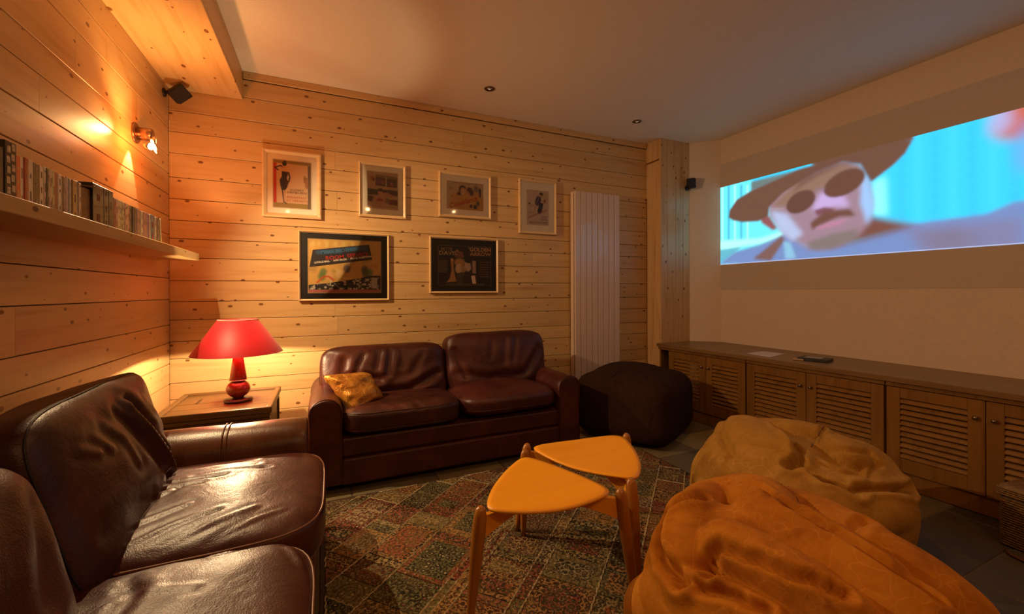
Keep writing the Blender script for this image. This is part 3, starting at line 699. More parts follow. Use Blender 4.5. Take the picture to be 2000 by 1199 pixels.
# ------------------------------------------------------------------ stools
def tri_pts(C, n=22, bulge=.045, rc=.035):
    """rounded triangle with convex sides through the three corner points"""
    C = [Vector(c) for c in C]; cen = sum(C, Vector((0, 0, 0)))/3; out = []
    for i in range(3):
        a, b = C[i], C[(i+1) % 3]; d = b-a; nrm_ = Vector((d.y, -d.x, 0)).normalized()
        if nrm_.dot((a+b)/2-cen) < 0: nrm_ = -nrm_
        for k in range(n):
            t = k/n; out.append(a+d*t+nrm_*(bulge*4*t*(1-t)))
    # round the corners by smoothing
    P = np.array([tuple(p) for p in out]); m_ = len(P)
    for it in range(4):
        P = P*.5+(np.roll(P, 1, 0)+np.roll(P, -1, 0))*.25
    return P, np.array(tuple(cen))
def stool(name, corners, legs_top, label):
    z = .445; cen = sum((Vector((c[0], c[1], 0)) for c in corners), Vector((0, 0, 0)))/3
    S = thing(name, label, 'stool', tuple(cen), 'three legged wooden stools')
    P, cc = tri_pts([Vector((c[0], c[1], 0))-cen for c in corners]); m_ = len(P)
    V, F = [], []; R = 12
    def zz(p, s):
        r = math.hypot(p[0], p[1])/.26; a = math.atan2(p[1], p[0])
        cr = max(0, max(Vector((p[0], p[1], 0)).normalized().dot((Vector((c[0], c[1], 0))-cen).normalized()) for c in corners) if r > .01 else 0)
        return z-.012*(1-r**2 if r < 1 else 0) + .010*(r**2)*(cr-.6)
    for top in (1, 0):
        for j in range(1, R+1):
            s = j/R
            for p in P:
                q = p*s*(1 if (top or j < R) else .992)
                V.append((q[0], q[1], zz(q, s)-(0 if top else .011)-(.0025 if (top and j == R) else 0)))
        V.append((0, 0, zz((0, 0.0001), 0)-(0 if top else .011)))
    nb = R*m_+1
    for top, off in ((1, 0), (0, nb)):
        for j in range(R-1):
            for k in range(m_):
                a, b = off+j*m_+k, off+j*m_+(k+1) % m_
                F.append((a, b, b+m_, a+m_))
        for k in range(m_): F.append((off+nb-1, off+(k+1) % m_, off+k))
    for k in range(m_): a, b = (R-1)*m_+k, (R-1)*m_+(k+1) % m_; F.append((a, b, nb+b, nb+a))
    add('seat', V, F, STOOL, S, smooth=True)
    for c in legs_top:
        tp = Vector((c[0], c[1], 0))-cen; dirn = tp.normalized()
        foot = tp+dirn*.055
        topz = .452; pts, rs = [], []
        for t, r in ((0, .0115), (.1, .0135), (.35, .018), (.6, .0225), (.8, .0245), (.92, .0225), (.97, .018), (.99, .012), (1.0, .005)):
            p = foot.lerp(tp, t); pts.append((p.x, p.y, (.0138+(topz-.0138)*t))); rs.append(r)
        add('leg', *tube(pts, rs, 16), STOOLL, S, smooth=True)
        # curved rail from the centre to the leg
        n = 10; V, F = [], []; side = Vector((-dirn.y, dirn.x, 0))
        for i in range(n+1):
            t = i/n; p = dirn*(tp.length-.010)*t
            zt = z-.030+.0*t; zb = z-.050-.055*(t**1.6)
            for sgn in (-.009, .009):
                for zz_ in (zb, zt): q = p+side*sgn; V.append((q.x, q.y, zz_))
        for i in range(n):
            a = i*4; F += [(a, a+4, a+5, a+1), (a+2, a+3, a+7, a+6), (a+1, a+5, a+7, a+3), (a, a+2, a+6, a+4)]
        F += [(0, 1, 3, 2), (n*4, n*4+2, n*4+3, n*4+1)]
        add('rail', V, F, STOOL, S)
    return S
stool('three_legged_stool', [(.505, 1.352), (.992, 1.283), (.835, 1.735)], [(.500, 1.385), (1.025, 1.288), (.868, 1.79)], 'nearer triangular wooden stool with bright orange plywood seat on the rug')
stool('three_legged_stool', [(.905, 1.815), (1.425, 1.775), (1.145, 1.325)], [(.915, 1.86), (1.455, 1.775), (1.125, 1.345)], 'farther triangular wooden stool beside the dark pouf and sofa')
# ------------------------------------------------------------------ beanbags and pouf
def bag(name, label, c, r, mat, creases, lobes, spines=(), N=72, top=0, nexp=2.25, rz=0.0, seams=(), seed=0, extra=None, amp=.012):
    V, F, nr, q = squad((2*r[0], 2*r[1], 2*r[2]), nexp, N)
    ca_, sa_ = math.cos(rz), math.sin(rz)
    V = np.stack([V[:, 0]*ca_-V[:, 1]*sa_, V[:, 0]*sa_+V[:, 1]*ca_, V[:, 2]], 1); nr = np.stack([nr[:, 0]*ca_-nr[:, 1]*sa_, nr[:, 0]*sa_+nr[:, 1]*ca_, nr[:, 2]], 1)
    W = V+np.array(c)
    W = W+nr*(fbm(W*3.2+seed, 2)*amp*1.6+fbm(W*8+seed, 2)*amp*.45)[:, None]
    for p, rad, hgt in lobes:
        d = np.linalg.norm(W-np.array(p), axis=1); W = W+nr*(hgt*np.exp(-(d/rad)**2))[:, None]
    if extra: W = extra(W, nr)
    if spines:
        Ds = []
        for pts, wd, hg in spines:
            d = segdist(W, pts); Ds.append(hg*np.sqrt(np.clip(1-(d/wd)**2, 0, 1))**.85)
        Ds = np.array(Ds+[np.zeros(len(W))]); kk = 110.0
        D = np.log(np.exp(Ds*kk).sum(0))/kk - math.log(len(Ds))/kk*np.exp(-Ds.max(0)*kk*.5)
        W = W+nr*D[:, None]
        # relax once so that the folds look like padded hide
    W0 = W.copy()
    for pts, dep, wd in creases:
        P = []
        for a, b in zip(pts[:-1], pts[1:]):
            a, b = np.array(a, float), np.array(b, float)
            for t in np.linspace(0, 1, 6)[:-1]: P.append(a+(b-a)*t)
        P.append(np.array(pts[-1], float)); P = [tuple(W0[int(np.argmin(((W0-p)**2).sum(1)))]) for p in P]
        W = crease(W, nr, P, dep, wd, .4) if dep > .02 or name == 'pouf' else crease(W, nr, P, dep, wd, .25)
    # settle on the floor
    z = W[:, 2]; zf = .012; k = .07
    W[:, 2] = np.where(z < zf+k, zf+k*np.exp((z-zf-k)/k)*1.0 - 0, z)
    W[:, 2] = np.where(z < zf+k, np.maximum(zf, zf+(W[:, 2]-zf)*np.clip((z-(-.12))/(zf+k+.12), 0, 1)), W[:, 2])
    o = add(name, W-np.array([c[0], c[1], 0]), F, mat, None, smooth=True, label=label, cat='beanbag' if 'bean' in name else 'pouf', loc=(c[0], c[1], 0), fix=False)
    for pts in seams:
        P = []
        pts = [np.array(p, float) for p in pts]
        for a, b in zip(pts[:-1], pts[1:]):
            for t in np.linspace(0, 1, 14)[:-1]: P.append(a+(b-a)*t)
        P.append(pts[-1])
        Q = []
        for p in P:
            i = int(np.argmin(((W-p)**2).sum(1))); Q.append(W[i]+nr[i]*.0012)
        Q = np.array(Q)
        for it in range(2): Q[1:-1] = (Q[:-2]+2*Q[1:-1]+Q[2:])/4
        V2, F2 = tube([tuple(p-np.array([c[0], c[1], 0])) for p in Q], .0022, 5)
        add('seam', V2, F2, STITCH if 'bean' in name else DARKF, o, smooth=True, fix=False)
    return o
def hit(px, c, r):
    o = np.array([0, 0, CAMZ])-np.array(c); d = np.array(ray(*px)); r = np.array(r); o_, d_ = o/r, d/r
    a = d_@d_; b = 2*o_@d_; cc = o_@o_-1; disc = max(b*b-4*a*cc, 0); t = (-b-math.sqrt(disc))/(2*a)
    return tuple(np.array([0, 0, CAMZ])+d*t)
# front (orange) bag
c2, r2 = (1.405, .87, .145), (.42, .42, .255)
g2 = (.49, .49, .345)
h2 = lambda *P: [hit(p, c2, r2) for p in P]
H2 = lambda *P: [hit(p, c2, g2) for p in P]
sp2 = [([(1.02, .72, .08), (1.005, .88, .16), (1.06, 1.04, .27), (1.17, 1.06, .375), (1.25, .98, .41)], .105, .085),
       (h2((1455, 985), (1400, 1005), (1368, 1055), (1362, 1110)), .085, .120),
       (h2((1475, 990), (1520, 1050), (1600, 1108), (1700, 1180), (1770, 1250)), .120, .120),
       (h2((1500, 975), (1590, 1015), (1690, 1090), (1780, 1150), (1850, 1210)), .095, .090),
       (h2((1430, 1100), (1500, 1136), (1580, 1190), (1640, 1245)), .080, .130),
       (h2((1275, 1200), (1340, 1195), (1430, 1228), (1510, 1280)), .10, .125),
       ([(1.70, .95, .2), (1.74, .72, .2), (1.6, .54, .2)], .16, .05)]
G2 = lambda *P: [hit(p, c2, (.50, .50, .35)) for p in P]
crs2 = [(G2((1375, 985), (1325, 1020), (1308, 1070), (1322, 1130), (1345, 1160)), .045, .018), (G2((1530, 1000), (1610, 1052), (1710, 1122), (1800, 1190)), .028, .014),
        (G2((1392, 1140), (1398, 1080), (1420, 1072), (1500, 1105), (1590, 1155), (1640, 1195)), .030, .014), (G2((1345, 1160), (1420, 1180), (1500, 1215)), .035, .016),
        (G2((1460, 955), (1490, 965), (1520, 995)), .018, .012), (G2((1600, 1022), (1650, 1035), (1690, 1020)), .022, .018), (G2((1560, 1000), (1600, 1030)), .012, .02),
        (G2((1760, 1150), (1800, 1140)), .012, .03)]
bag('beanbag', 'large orange suede beanbag nearest the camera in front of the tan one', c2, r2, SUE2, crs2, [], sp2, N=96, seed=2, amp=.007,
    seams=[h2((1535, 985), (1610, 1045), (1710, 1110), (1810, 1185)), h2((1456, 952), (1516, 990)), h2((1790, 1095), (1765, 1135))])
# rear (tan) bag
c1, r1 = (2.19, 1.38, .16), (.405, .405, .285)
h1 = lambda *P: [hit(p, c1, r1) for p in P]
sp1 = [(h1((1450, 852), (1480, 878), (1508, 896)), .13, .105),
       (h1((1398, 1000), (1402, 940), (1418, 885), (1445, 850)), .12, .070),
       (h1((1480, 842), (1550, 838), (1630, 844), (1690, 868)), .085, .070),
       (h1((1640, 890), (1670, 900), (1695, 912)), .105, .080),
       (h1((1430, 932), (1500, 940), (1600, 982), (1680, 1002), (1725, 992)), .080, .095),
       (h1((1575, 912), (1620, 942), (1660, 955)), .070, .045),
       (h1((1715, 905), (1735, 950), (1740, 1000)), .17, .065),
       ([(2.5, 1.2, .16), (2.55, 1.5, .16), (2.4, 1.72, .16), (2.1, 1.75, .16), (1.85, 1.6, .14), (1.80, 1.3, .10), (1.95, 1.08, .10), (2.25, .98, .10), (2.45, 1.1, .12)], .20, .055)]
G1 = lambda *P: [hit(p, c1, (.46, .46, .35)) for p in P]
crs1 = [(G1((1535, 835), (1550, 866), (1556, 905), (1540, 925)), .050, .020), (G1((1560, 905), (1600, 950), (1660, 975), (1740, 972), (1765, 955)), .045, .018), (G1((1585, 872), (1600, 850), (1612, 830)), .020, .012),
        (G1((1585, 874), (1640, 878), (1690, 890), (1712, 908), (1700, 928), (1650, 920), (1600, 900)), .016, .012), (G1((1425, 830), (1435, 880), (1430, 920)), .012, .02), (G1((1400, 950), (1470, 965), (1540, 1000)), .012, .02)]
bag('beanbag', 'tan suede beanbag behind the orange one, in front of the louvred cabinets', c1, r1, SUE1, crs1, [], sp1, N=88, seed=6, amp=.006,
    seams=[h1((1584, 874), (1608, 832)), h1((1440, 830), (1490, 850), (1538, 868))])
def pouf_shape(W, nr):
    return W
cp, rp_ = (2.43, 2.85, .265), (.44, .42, .275)
bag('pouf', 'dark brown round fabric pouf between the sofa and the pine column', cp, rp_, DARKF,
    [([(cp[0]-.3, cp[1]-.1, .52), (cp[0]-.05, cp[1]-.18, .55)], .012, .04)], [((cp[0]+.02, cp[1]+.02, .58), .20, .045)], N=48, nexp=4.2, seed=21, rz=.5, amp=.008,
    seams=[[(cp[0]+math.cos(a)*.1, cp[1]+math.sin(a)*.1, .6), (cp[0]+math.cos(a)*.36, cp[1]+math.sin(a)*.36, .54), (cp[0]+math.cos(a)*.44, cp[1]+math.sin(a)*.44, .28), (cp[0]+math.cos(a)*.40, cp[1]+math.sin(a)*.40, .06)] for a in [math.radians(k) for k in (200, 245, 290, 335)]])
# ------------------------------------------------------------------ radiator
RD = thing('radiator', 'tall cream panel radiator on the back wall behind the dark pouf', 'radiator', (2.44, 3.42, .33))
rx0, rx1, rz0, rz1 = 2.185, 2.712, .33, 2.166
n = 8; wd = (rx1-rx0)/n
for k in range(n):
    o = add('panel', *box(-wd/2+.0018, wd/2-.0018, -.011, .011, 0, rz1-rz0, .0045), RADW, RD, loc=(rx0+wd*(k+.5)-2.44, 3.411-3.42, 0))
for z in (.06, rz1-rz0-.10):
    add('header_pipe', *box(rx0-2.44+.01, rx1-2.44-.01, .003, .028, z, z+.04, .004), RADW, RD)
add('side_cover', *box(rx0-2.44-.001, rx0-2.44+.004, .008, .060, 0, rz1-rz0, .0015), RADW, RD)
add('side_cover', *box(rx1-2.44-.004, rx1-2.44+.001, .008, .060, 0, rz1-rz0, .0015), RADW, RD)
for x in (-.2, .2):
    for z in (.25, 1.6): add('bracket', *box(x-.02, x+.02, .02, .079, z, z+.05, .002), RADW, RD)
add('valve', *tube([(-.18, .012, 0), (-.18, .012, -.06), (-.18, .05, -.08), (-.18, .079, -.08)], .009, 10), CHROME, RD, smooth=True)
# ------------------------------------------------------------------ frames with posters
class Canvas:
    def __init__(s, w_, h_, bg, ss=1):
        s.w, s.h = w_, h_; s.a = np.ones((h_, w_, 3))*np.array(bg)
        s.yy, s.xx = np.mgrid[0:h_, 0:w_]+.5
    def mask(s, P, blur=0):
        P = np.array(P, float); m = np.zeros((s.h, s.w), bool)
        for (x0, y0), (x1, y1) in zip(P, np.roll(P, -1, 0)):
            if y0 == y1: continue
            c = (y0 > s.yy) != (y1 > s.yy); m ^= c & (s.xx < (x1-x0)*(s.yy-y0)/(y1-y0)+x0)
        return s.bl(m.astype(float), blur)
    def bl(s, m, b):
        b = int(b)
        if b < 1: return m
        for it in range(2):
            for ax in (0, 1):
                p = np.pad(m, [(b+1, b) if i == ax else (0, 0) for i in (0, 1)], mode='edge'); c = p.cumsum(ax)
                m = (c[2*b+1:, :]-c[:-2*b-1, :] if ax == 0 else c[:, 2*b+1:]-c[:, :-2*b-1])/(2*b+1)
        return m
    def put(s, m, col, al=1): s.a = s.a*(1-m[..., None]*al)+np.array(col)*m[..., None]*al
    def poly(s, P, col, blur=0, al=1): s.put(s.mask(P, blur), col, al)
    def ell(s, cx, cy, rx, ry, col, blur=0, al=1, ang=0):
        dx, dy = s.xx-cx, s.yy-cy; c, n_ = math.cos(ang), math.sin(ang)
        m = (((dx*c+dy*n_)/rx)**2+((-dx*n_+dy*c)/ry)**2 < 1).astype(float); s.put(s.bl(m, blur), col, al)
    def line(s, P, wd_, col, blur=0):
        d = np.full((s.h, s.w), 1e9)
        for (x0, y0), (x1, y1) in zip(P[:-1], P[1:]):
            L = (x1-x0)**2+(y1-y0)**2+1e-9; t = np.clip(((s.xx-x0)*(x1-x0)+(s.yy-y0)*(y1-y0))/L, 0, 1)
            d = np.minimum(d, np.hypot(s.xx-x0-t*(x1-x0), s.yy-y0-t*(y1-y0)))
        s.put(s.bl((d < wd_/2).astype(float), blur), col)
    def image(s, name):
        im = bpy.data.images.new(name, s.w, s.h); px = np.ones((s.h, s.w, 4), np.float32)
        q_ = np.clip(s.a[::-1], 0, 1); px[..., :3] = np.where(q_ <= .0031308, q_*12.92, 1.055*q_**(1/2.4)-.055); im.pixels.foreach_set(px.ravel()); im.update(); im.pack(); return im
def lin(c): return tuple((v/12.92 if v <= .04045 else ((v+.055)/1.055)**2.4) for v in c)
def print_mat(name, im, rough=.5, coat=.0, emis=0, base=None):
    m, nt, bs = nodes(name); t = nt.nodes.new('ShaderNodeTexImage'); t.image = im; t.extension = 'EXTEND'
    uv = nt.nodes.new('ShaderNodeUVMap'); nt.links.new(uv.outputs[0], t.inputs[0])
    if emis:
        bs.inputs['Base Color'].default_value = (*base, 1); nt.links.new(t.outputs[0], bs.inputs['Emission Color']); bs.inputs['Emission Strength'].default_value = emis
    else: nt.links.new(t.outputs[0], bs.inputs['Base Color'])
    bs.inputs['Roughness'].default_value = rough; return m
def uvquad(name, P, mat, parent, **k):
    o = add(name, P, [(0, 1, 2, 3)], mat, parent, fix=False, **k); uv = o.data.uv_layers.new(name='UVMap')
    for i, c in enumerate(((0, 0), (1, 0), (1, 1), (0, 1))): uv.data[i].uv = c
    return o
m, nt, bs = nodes('picture_glass'); bs.inputs['Roughness'].default_value = .03; bs.inputs['Base Color'].default_value = (.02, .02, .02, 1); bs.inputs['Specular IOR Level'].default_value = .5
trn = nt.nodes.new('ShaderNodeBsdfTransparent'); fr = nt.nodes.new('ShaderNodeFresnel'); fr.inputs[0].default_value = 1.22
gl = nt.nodes.new('ShaderNodeBsdfGlossy'); gl.inputs['Roughness'].default_value = .04
ms = nt.nodes.new('ShaderNodeMixShader'); nt.links.new(fr.outputs[0], ms.inputs[0]); nt.links.new(trn.outputs[0], ms.inputs[1]); nt.links.new(gl.outputs[0], ms.inputs[2])
nt.links.new(ms.outputs[0], nt.nodes['Material Output'].inputs[0]); GLASS = m
_fonts = {}
def text_mesh(body, size, x, z, y, col, ang=0, shear=0, wx=1.0, bold=.0, align='CENTER'):
    cu = bpy.data.curves.new('t', 'FONT'); cu.body = body; cu.size = size; cu.align_x = align; cu.align_y = 'CENTER'; cu.shear = shear; cu.offset = bold*.22; cu.resolution_u = 2
    cu.space_line = .85
    ob = bpy.data.objects.new('t', cu); COL.objects.link(ob)
    dg = bpy.context.evaluated_depsgraph_get(); me_ = bpy.data.meshes.new_from_object(ob.evaluated_get(dg))
    V = [v.co.copy() for v in me_.vertices]; F = [tuple(p.vertices) for p in me_.polygons]
    bpy.data.objects.remove(ob); bpy.data.curves.remove(cu); bpy.data.meshes.remove(me_)
    c, s = math.cos(ang), math.sin(ang); out = []
    for v in V:
        a, b = v.x*wx, v.y; out.append((x+a*c-b*s, y, z+a*s+b*c))
    return out, F
def picture(name, label, x0, x1, z0, z1, fw, matw, matmat, art, texts, matd=.0, frame_mat=FRAME, deep=.024, liner=None):
    """frame on the back wall. art = (canvas), texts in unit coords of the art"""
    cx, cz = (x0+x1)/2, (z0+z1)/2; yw = YB-.0005
    T_ = thing(name, label, 'picture', (cx, yw, z0)); W_, H_ = x1-x0, z1-z0
    L = lambda x, y_, z: (x-cx, y_-yw, z-z0)
    # mitred frame sides
    def side(p0, p1, nx, nz):
        prof = [(0, 0), (0, -deep), (.35*fw, -deep-.003), (fw, -deep+.008), (fw, 0)]
        V = []
        for (px_, pz_), sgn in ((p0, 1), (p1, -1)):
            tx, tz_ = (p1[0]-p0[0]), (p1[1]-p0[1]); l = math.hypot(tx, tz_); tx /= l; tz_ /= l
            for a, b in prof: V.append((px_+nx*a+tx*a*sgn-cx, b, pz_+nz*a+tz_*a*sgn-z0))
        n_ = len(prof); F = [tuple(range(n_)), tuple(n_+i for i in range(n_))]+[(i, (i+1) % n_, n_+(i+1) % n_, n_+i) for i in range(n_)]
        add('frame', V, F, frame_mat, T_)
    side((x0, z0), (x1, z0), 0, 1); side((x1, z0), (x1, z1), -1, 0); side((x1, z1), (x0, z1), 0, -1); side((x0, z1), (x0, z0), 1, 0)
    yb_ = -.012
    add('mat_board', *box(x0+fw*.6-cx, x1-fw*.6-cx, yb_, -.001, fw*.6, H_-fw*.6), matmat, T_)
    a0, a1, b0, b1 = x0+fw+matw[0], x1-fw-matw[1], z0+fw+matw[2], z1-fw-matw[3]
    if liner:
        lw = .006; lm = liner
        lv = [box(a0-lw-cx, a0-cx, yb_-.0012, yb_-.0002, b0-lw-z0, b1+lw-z0), box(a1-cx, a1+lw-cx, yb_-.0012, yb_-.0002, b0-lw-z0, b1+lw-z0), box(a0-cx, a1-cx, yb_-.0012, yb_-.0002, b0-lw-z0, b0-z0), box(a0-cx, a1-cx, yb_-.0012, yb_-.0002, b1-z0, b1+lw-z0)]
        add('mat_edge', *cat_(lv), lm, T_)
    im = art.image(name+'_print'); pm = print_mat(name+'_print', im)
    ya = yb_-.0004
    po = uvquad('poster', [(a0-cx, ya, b0-z0), (a1-cx, ya, b0-z0), (a1-cx, ya, b1-z0), (a0-cx, ya, b1-z0)], pm, T_)
    aw, ah = a1-a0, b1-b0
    for (body, size, u, v_, col, kw) in texts:
        V, F = text_mesh(body, size*ah, a0-cx+u*aw, b0-z0+v_*ah, ya-.0006, col, **kw)
        key = 'ink_%d_%d_%d' % tuple(int(c*99) for c in col)
        mt_ = bpy.data.materials.get(key) or plain(key, col, .6, var=.05)
        add('lettering', V, F, mt_, po, fix=False)
    add('glass', [(x0+fw*.7-cx, -.0155, fw*.7), (x1-fw*.7-cx, -.0155, fw*.7), (x1-fw*.7-cx, -.0155, H_-fw*.7), (x0+fw*.7-cx, -.0155, H_-fw*.7)], [(0, 1, 2, 3)], GLASS, T_, fix=False)
    return T_
def fig(cv, x, y, h_, dress, skin=(.62, .36, .2), hair=(.03, .02, .02), tall=True):
    """plain standing figure in a long gown"""
    cv.poly([(x-.02*h_, y+.13*h_), (x+.07*h_, y+.13*h_), (x+.09*h_, y+.22*h_), (x+.05*h_, y+.30*h_), (x+.085*h_, y+.42*h_), (x+.05*h_, y+.62*h_), (x+.02*h_, y+.98*h_), (x-.02*h_, y+.98*h_), (x-.04*h_, y+.6*h_), (x-.06*h_, y+.42*h_), (x-.02*h_, y+.30*h_)], dress, 1)
    cv.ell(x+.025*h_, y+.07*h_, .028*h_, .038*h_, skin, 1); cv.ell(x+.025*h_, y+.03*h_, .036*h_, .035*h_, hair, 1)
# P1
c = Canvas(200, 280, (.62, .40, .22))
c.poly([(0, 0), (200, 0), (200, 18), (0, 18)], (.30, .20, .05), 1); c.poly([(0, 252), (200, 252), (200, 280), (0, 280)], (.32, .20, .05), 1)
c.poly([(0, 18), (16, 18), (16, 252), (0, 252)], (.52, .03, .015), 1); c.poly([(184, 18), (200, 18), (200, 280), (184, 280)], (.17, .12, .08), 1)
c.line([(56, 42), (38, 32), (8, 46), (24, 58)], 8, (.06, .015, .02), 1); c.line([(48, 52), (36, 46), (48, 44)], 4, (.5, .26, .14), 1)
c.poly([(44, 64), (78, 66), (76, 88), (70, 100), (80, 130), (72, 160), (62, 175), (60, 250), (50, 252), (52, 250), (44, 180), (36, 150), (32, 118), (44, 96)], (.035, .02, .02), 1)
c.poly([(46, 48), (76, 50), (78, 66), (44, 64)], (.62, .36, .20), 1); c.line([(80, 70), (86, 96), (82, 122), (72, 132)], 8, (.05, .02, .02), 1)
c.poly([(50, 176), (60, 176), (64, 248), (56, 250)], (.55, .32, .18), 1); c.line([(58, 246), (68, 256)], 5, (.03, .02, .02), 1)
c.ell(58, 36, 9, 12, (.6, .35, .2), 1); c.ell(58, 20, 12, 13, (.03, .015, .015), 1); c.ell(60, 8, 9, 8, (.05, .03, .03), 1)
c.ell(168, 90, 8, 10, (.34, .2, .1), 1, .8); c.ell(172, 112, 12, 16, (.30, .10, .05), 2, .7); c.ell(178, 140, 10, 18, (.30, .10, .05), 2, .7); c.line([(160, 100), (186, 94)], 4, (.15, .08, .06), 1)
RED = (.42, .035, .02); INK = (.06, .035, .03)
RL = dict(wx=.95, bold=.002)
picture('framed_poster', 'tall pale framed film poster with a woman in black, uppermost at the left', -.405, -.018, 1.752, 2.243, .030, (.041, .041, .043, .043), MATW, c,
        [('AUDREY', .062, .62, .385, INK, dict(wx=1.15, shear=.1)), ('HEPBURN', .068, .62, .33, INK, dict(wx=1.25, shear=.1)), ('BREAKFAST', .066, .62, .225, RED, dict(wx=1.15)), ("AT TIFFANY'S", .064, .63, .155, RED, dict(wx=1.05))], liner=plain('mat_line', (.6, .5, .38), .7))
# P2
c = Canvas(200, 280, (.46, .30, .17))
c.poly([(52, 18), (196, 28), (196, 110), (52, 104)], (.12, .055, .045), 2); c.poly([(52, 18), (196, 28), (196, 44), (52, 38)], (.24, .16, .04), 1)
c.poly([(118, 30), (126, 30), (126, 110), (118, 110)], (.45, .30, .18)); c.ell(32, 48, 14, 18, (.35, .15, .07), 2); c.ell(40, 58, 8, 12, (.16, .06, .05), 2)
for x, y, r, cc in ((70, 70, 14, (.22, .08, .14)), (98, 74, 12, (.30, .14, .10)), (142, 72, 14, (.10, .05, .06)), (160, 84, 12, (.34, .12, .08)), (182, 70, 10, (.09, .07, .03))): c.ell(x, y, r, r*1.4, cc, 3, .8)
c.poly([(0, 130), (70, 134), (72, 176), (0, 180)], (.09, .06, .03), 2); c.poly([(130, 128), (200, 132), (200, 176), (140, 170)], (.10, .05, .03), 2)
c.poly([(0, 184), (60, 190), (60, 232), (0, 228)], (.13, .05, .035), 2); c.poly([(140, 204), (200, 206), (200, 250), (140, 244)], (.17, .05, .035), 2)
c.ell(84, 150, 17, 20, (.50, .24, .14), 2); c.ell(84, 136, 18, 13, (.07, .03, .02), 2); c.ell(116, 146, 20, 16, (.05, .025, .02), 3); c.poly([(94, 158), (120, 150), (180, 178), (176, 190), (120, 180)], (.45, .20, .11), 3)
c.poly([(40, 190), (80, 172), (110, 178), (140, 210), (120, 250), (60, 250), (30, 224)], (.46, .24, .14), 3); c.ell(80, 214, 22, 12, (.32, .06, .05), 3); c.ell(130, 216, 16, 22, (.20, .14, .06), 3); c.line([(20, 262), (190, 266)], 3, (.3, .2, .1), 1)
picture('framed_poster', 'pale framed film poster with a reclining couple, second in the upper row', .25, .613, 1.797, 2.231, .022, (.044, .044, .052, .050), MATW, c, [('THE OUTLAW', .045, .62, .90, (.36, .2, .06), {})] and [], liner=plain('mat_line', (.6, .5, .38), .7))
# P3
c = Canvas(300, 230, (.50, .36, .22))
c.poly([(30, 120), (120, 70), (260, 60), (300, 110), (300, 230), (40, 230)], (.50, .27, .06), 18)
c.ell(128, 72, 26, 34, (.56, .32, .18), 3); c.poly([(98, 84), (100, 40), (128, 24), (156, 40), (150, 56), (126, 44), (112, 64), (110, 96), (120, 110), (86, 112), (80, 96)], (.08, .03, .02), 3)
c.ell(184, 80, 30, 38, (.50, .25, .14), 3); c.poly([(156, 60), (178, 36), (206, 46), (220, 80), (214, 104), (196, 112), (180, 84)], (.10, .04, .035), 4)
c.ell(238, 48, 20, 26, (.22, .15, .11), 4); c.ell(270, 62, 12, 24, (.08, .05, .05), 3); c.ell(272, 96, 10, 22, (.10, .05, .04), 3); c.ell(198, 196, 12, 16, (.09, .04, .04), 2); c.ell(232, 200, 16, 18, (.06, .04, .04), 3); c.ell(254, 170, 14, 20, (.12, .08, .06), 3)
c.ell(34, 60, 14, 8, (.3, .22, .16), 3); c.ell(38, 124, 12, 5, (.25, .18, .12), 3)
picture('framed_poster', 'wide pale framed poster with slanting red title, third in the upper row', .888, 1.360, 1.843, 2.228, .022, (.046, .050, .050, .052), MATW, c,
        [('HUMPHREY BOGART  INGRID BERGMAN  PAUL HENREID', .052, .5, .95, (.20, .13, .10), dict(wx=.72)), ('Casablanca', .25, .44, .27, (.45, .045, .015), dict(ang=.33, shear=.25, wx=1.0, bold=.004))])
# P4
c = Canvas(180, 270, (.60, .46, .34))
c.ell(138, 50, 34, 36, (.5, .38, .16), 8, .6); c.ell(118, 28, 16, 13, (.08, .05, .06), 2); c.ell(118, 44, 9, 12, (.5, .3, .18), 2)
c.poly([(86, 44), (112, 50), (118, 76), (108, 104), (84, 124), (64, 104), (70, 72)], (.08, .05, .09), 2); c.line([(100, 54), (84, 90), (70, 100)], 4, (.35, .26, .2), 1)
c.poly([(100, 94), (136, 96), (130, 130), (118, 176), (92, 184), (86, 160), (96, 124)], (.05, .035, .06), 2); c.ell(140, 84, 13, 14, (.5, .28, .16), 2); c.ell(148, 80, 8, 12, (.3, .09, .05), 2)
c.line([(76, 128), (66, 150), (58, 180)], 6, (.5, .3, .16), 1); c.poly([(10, 112), (24, 94), (30, 112)], (.08, .06, .06), 1); c.line([(14, 116), (74, 118)], 4, (.45, .18, .12), 1); c.line([(10, 130), (70, 130)], 4, (.4, .3, .25), 1)
BL = (.14, .10, .16)
# lettering too blurred to read in the photograph: only its strokes
for k in range(13):
    x, y_ = 12+k*11.5, 214-k*5.2; c.line([(x, y_+8), (x+3, y_-7), (x+7, y_+6)], 3.2, (.36, .07, .06), 1)
for k in range(6): c.line([(12+k*6, 166), (12+k*6, 182)], 3, (.18, .13, .20), 1)
for k in range(3): c.line([(112, 204+k*12), (166, 203+k*12)], 5, (.20, .16, .24), 1)
for k in range(2): c.line([(20, 246+k*10), (166, 245+k*10)], 3.5, (.12, .08, .09), 1)
picture('framed_poster', 'narrow pale framed poster with a dancing couple, beside the radiator', 1.636, 2.028, 1.742, 2.245, .022, (.058, .058, .062, .070), MATW, c,
        [])
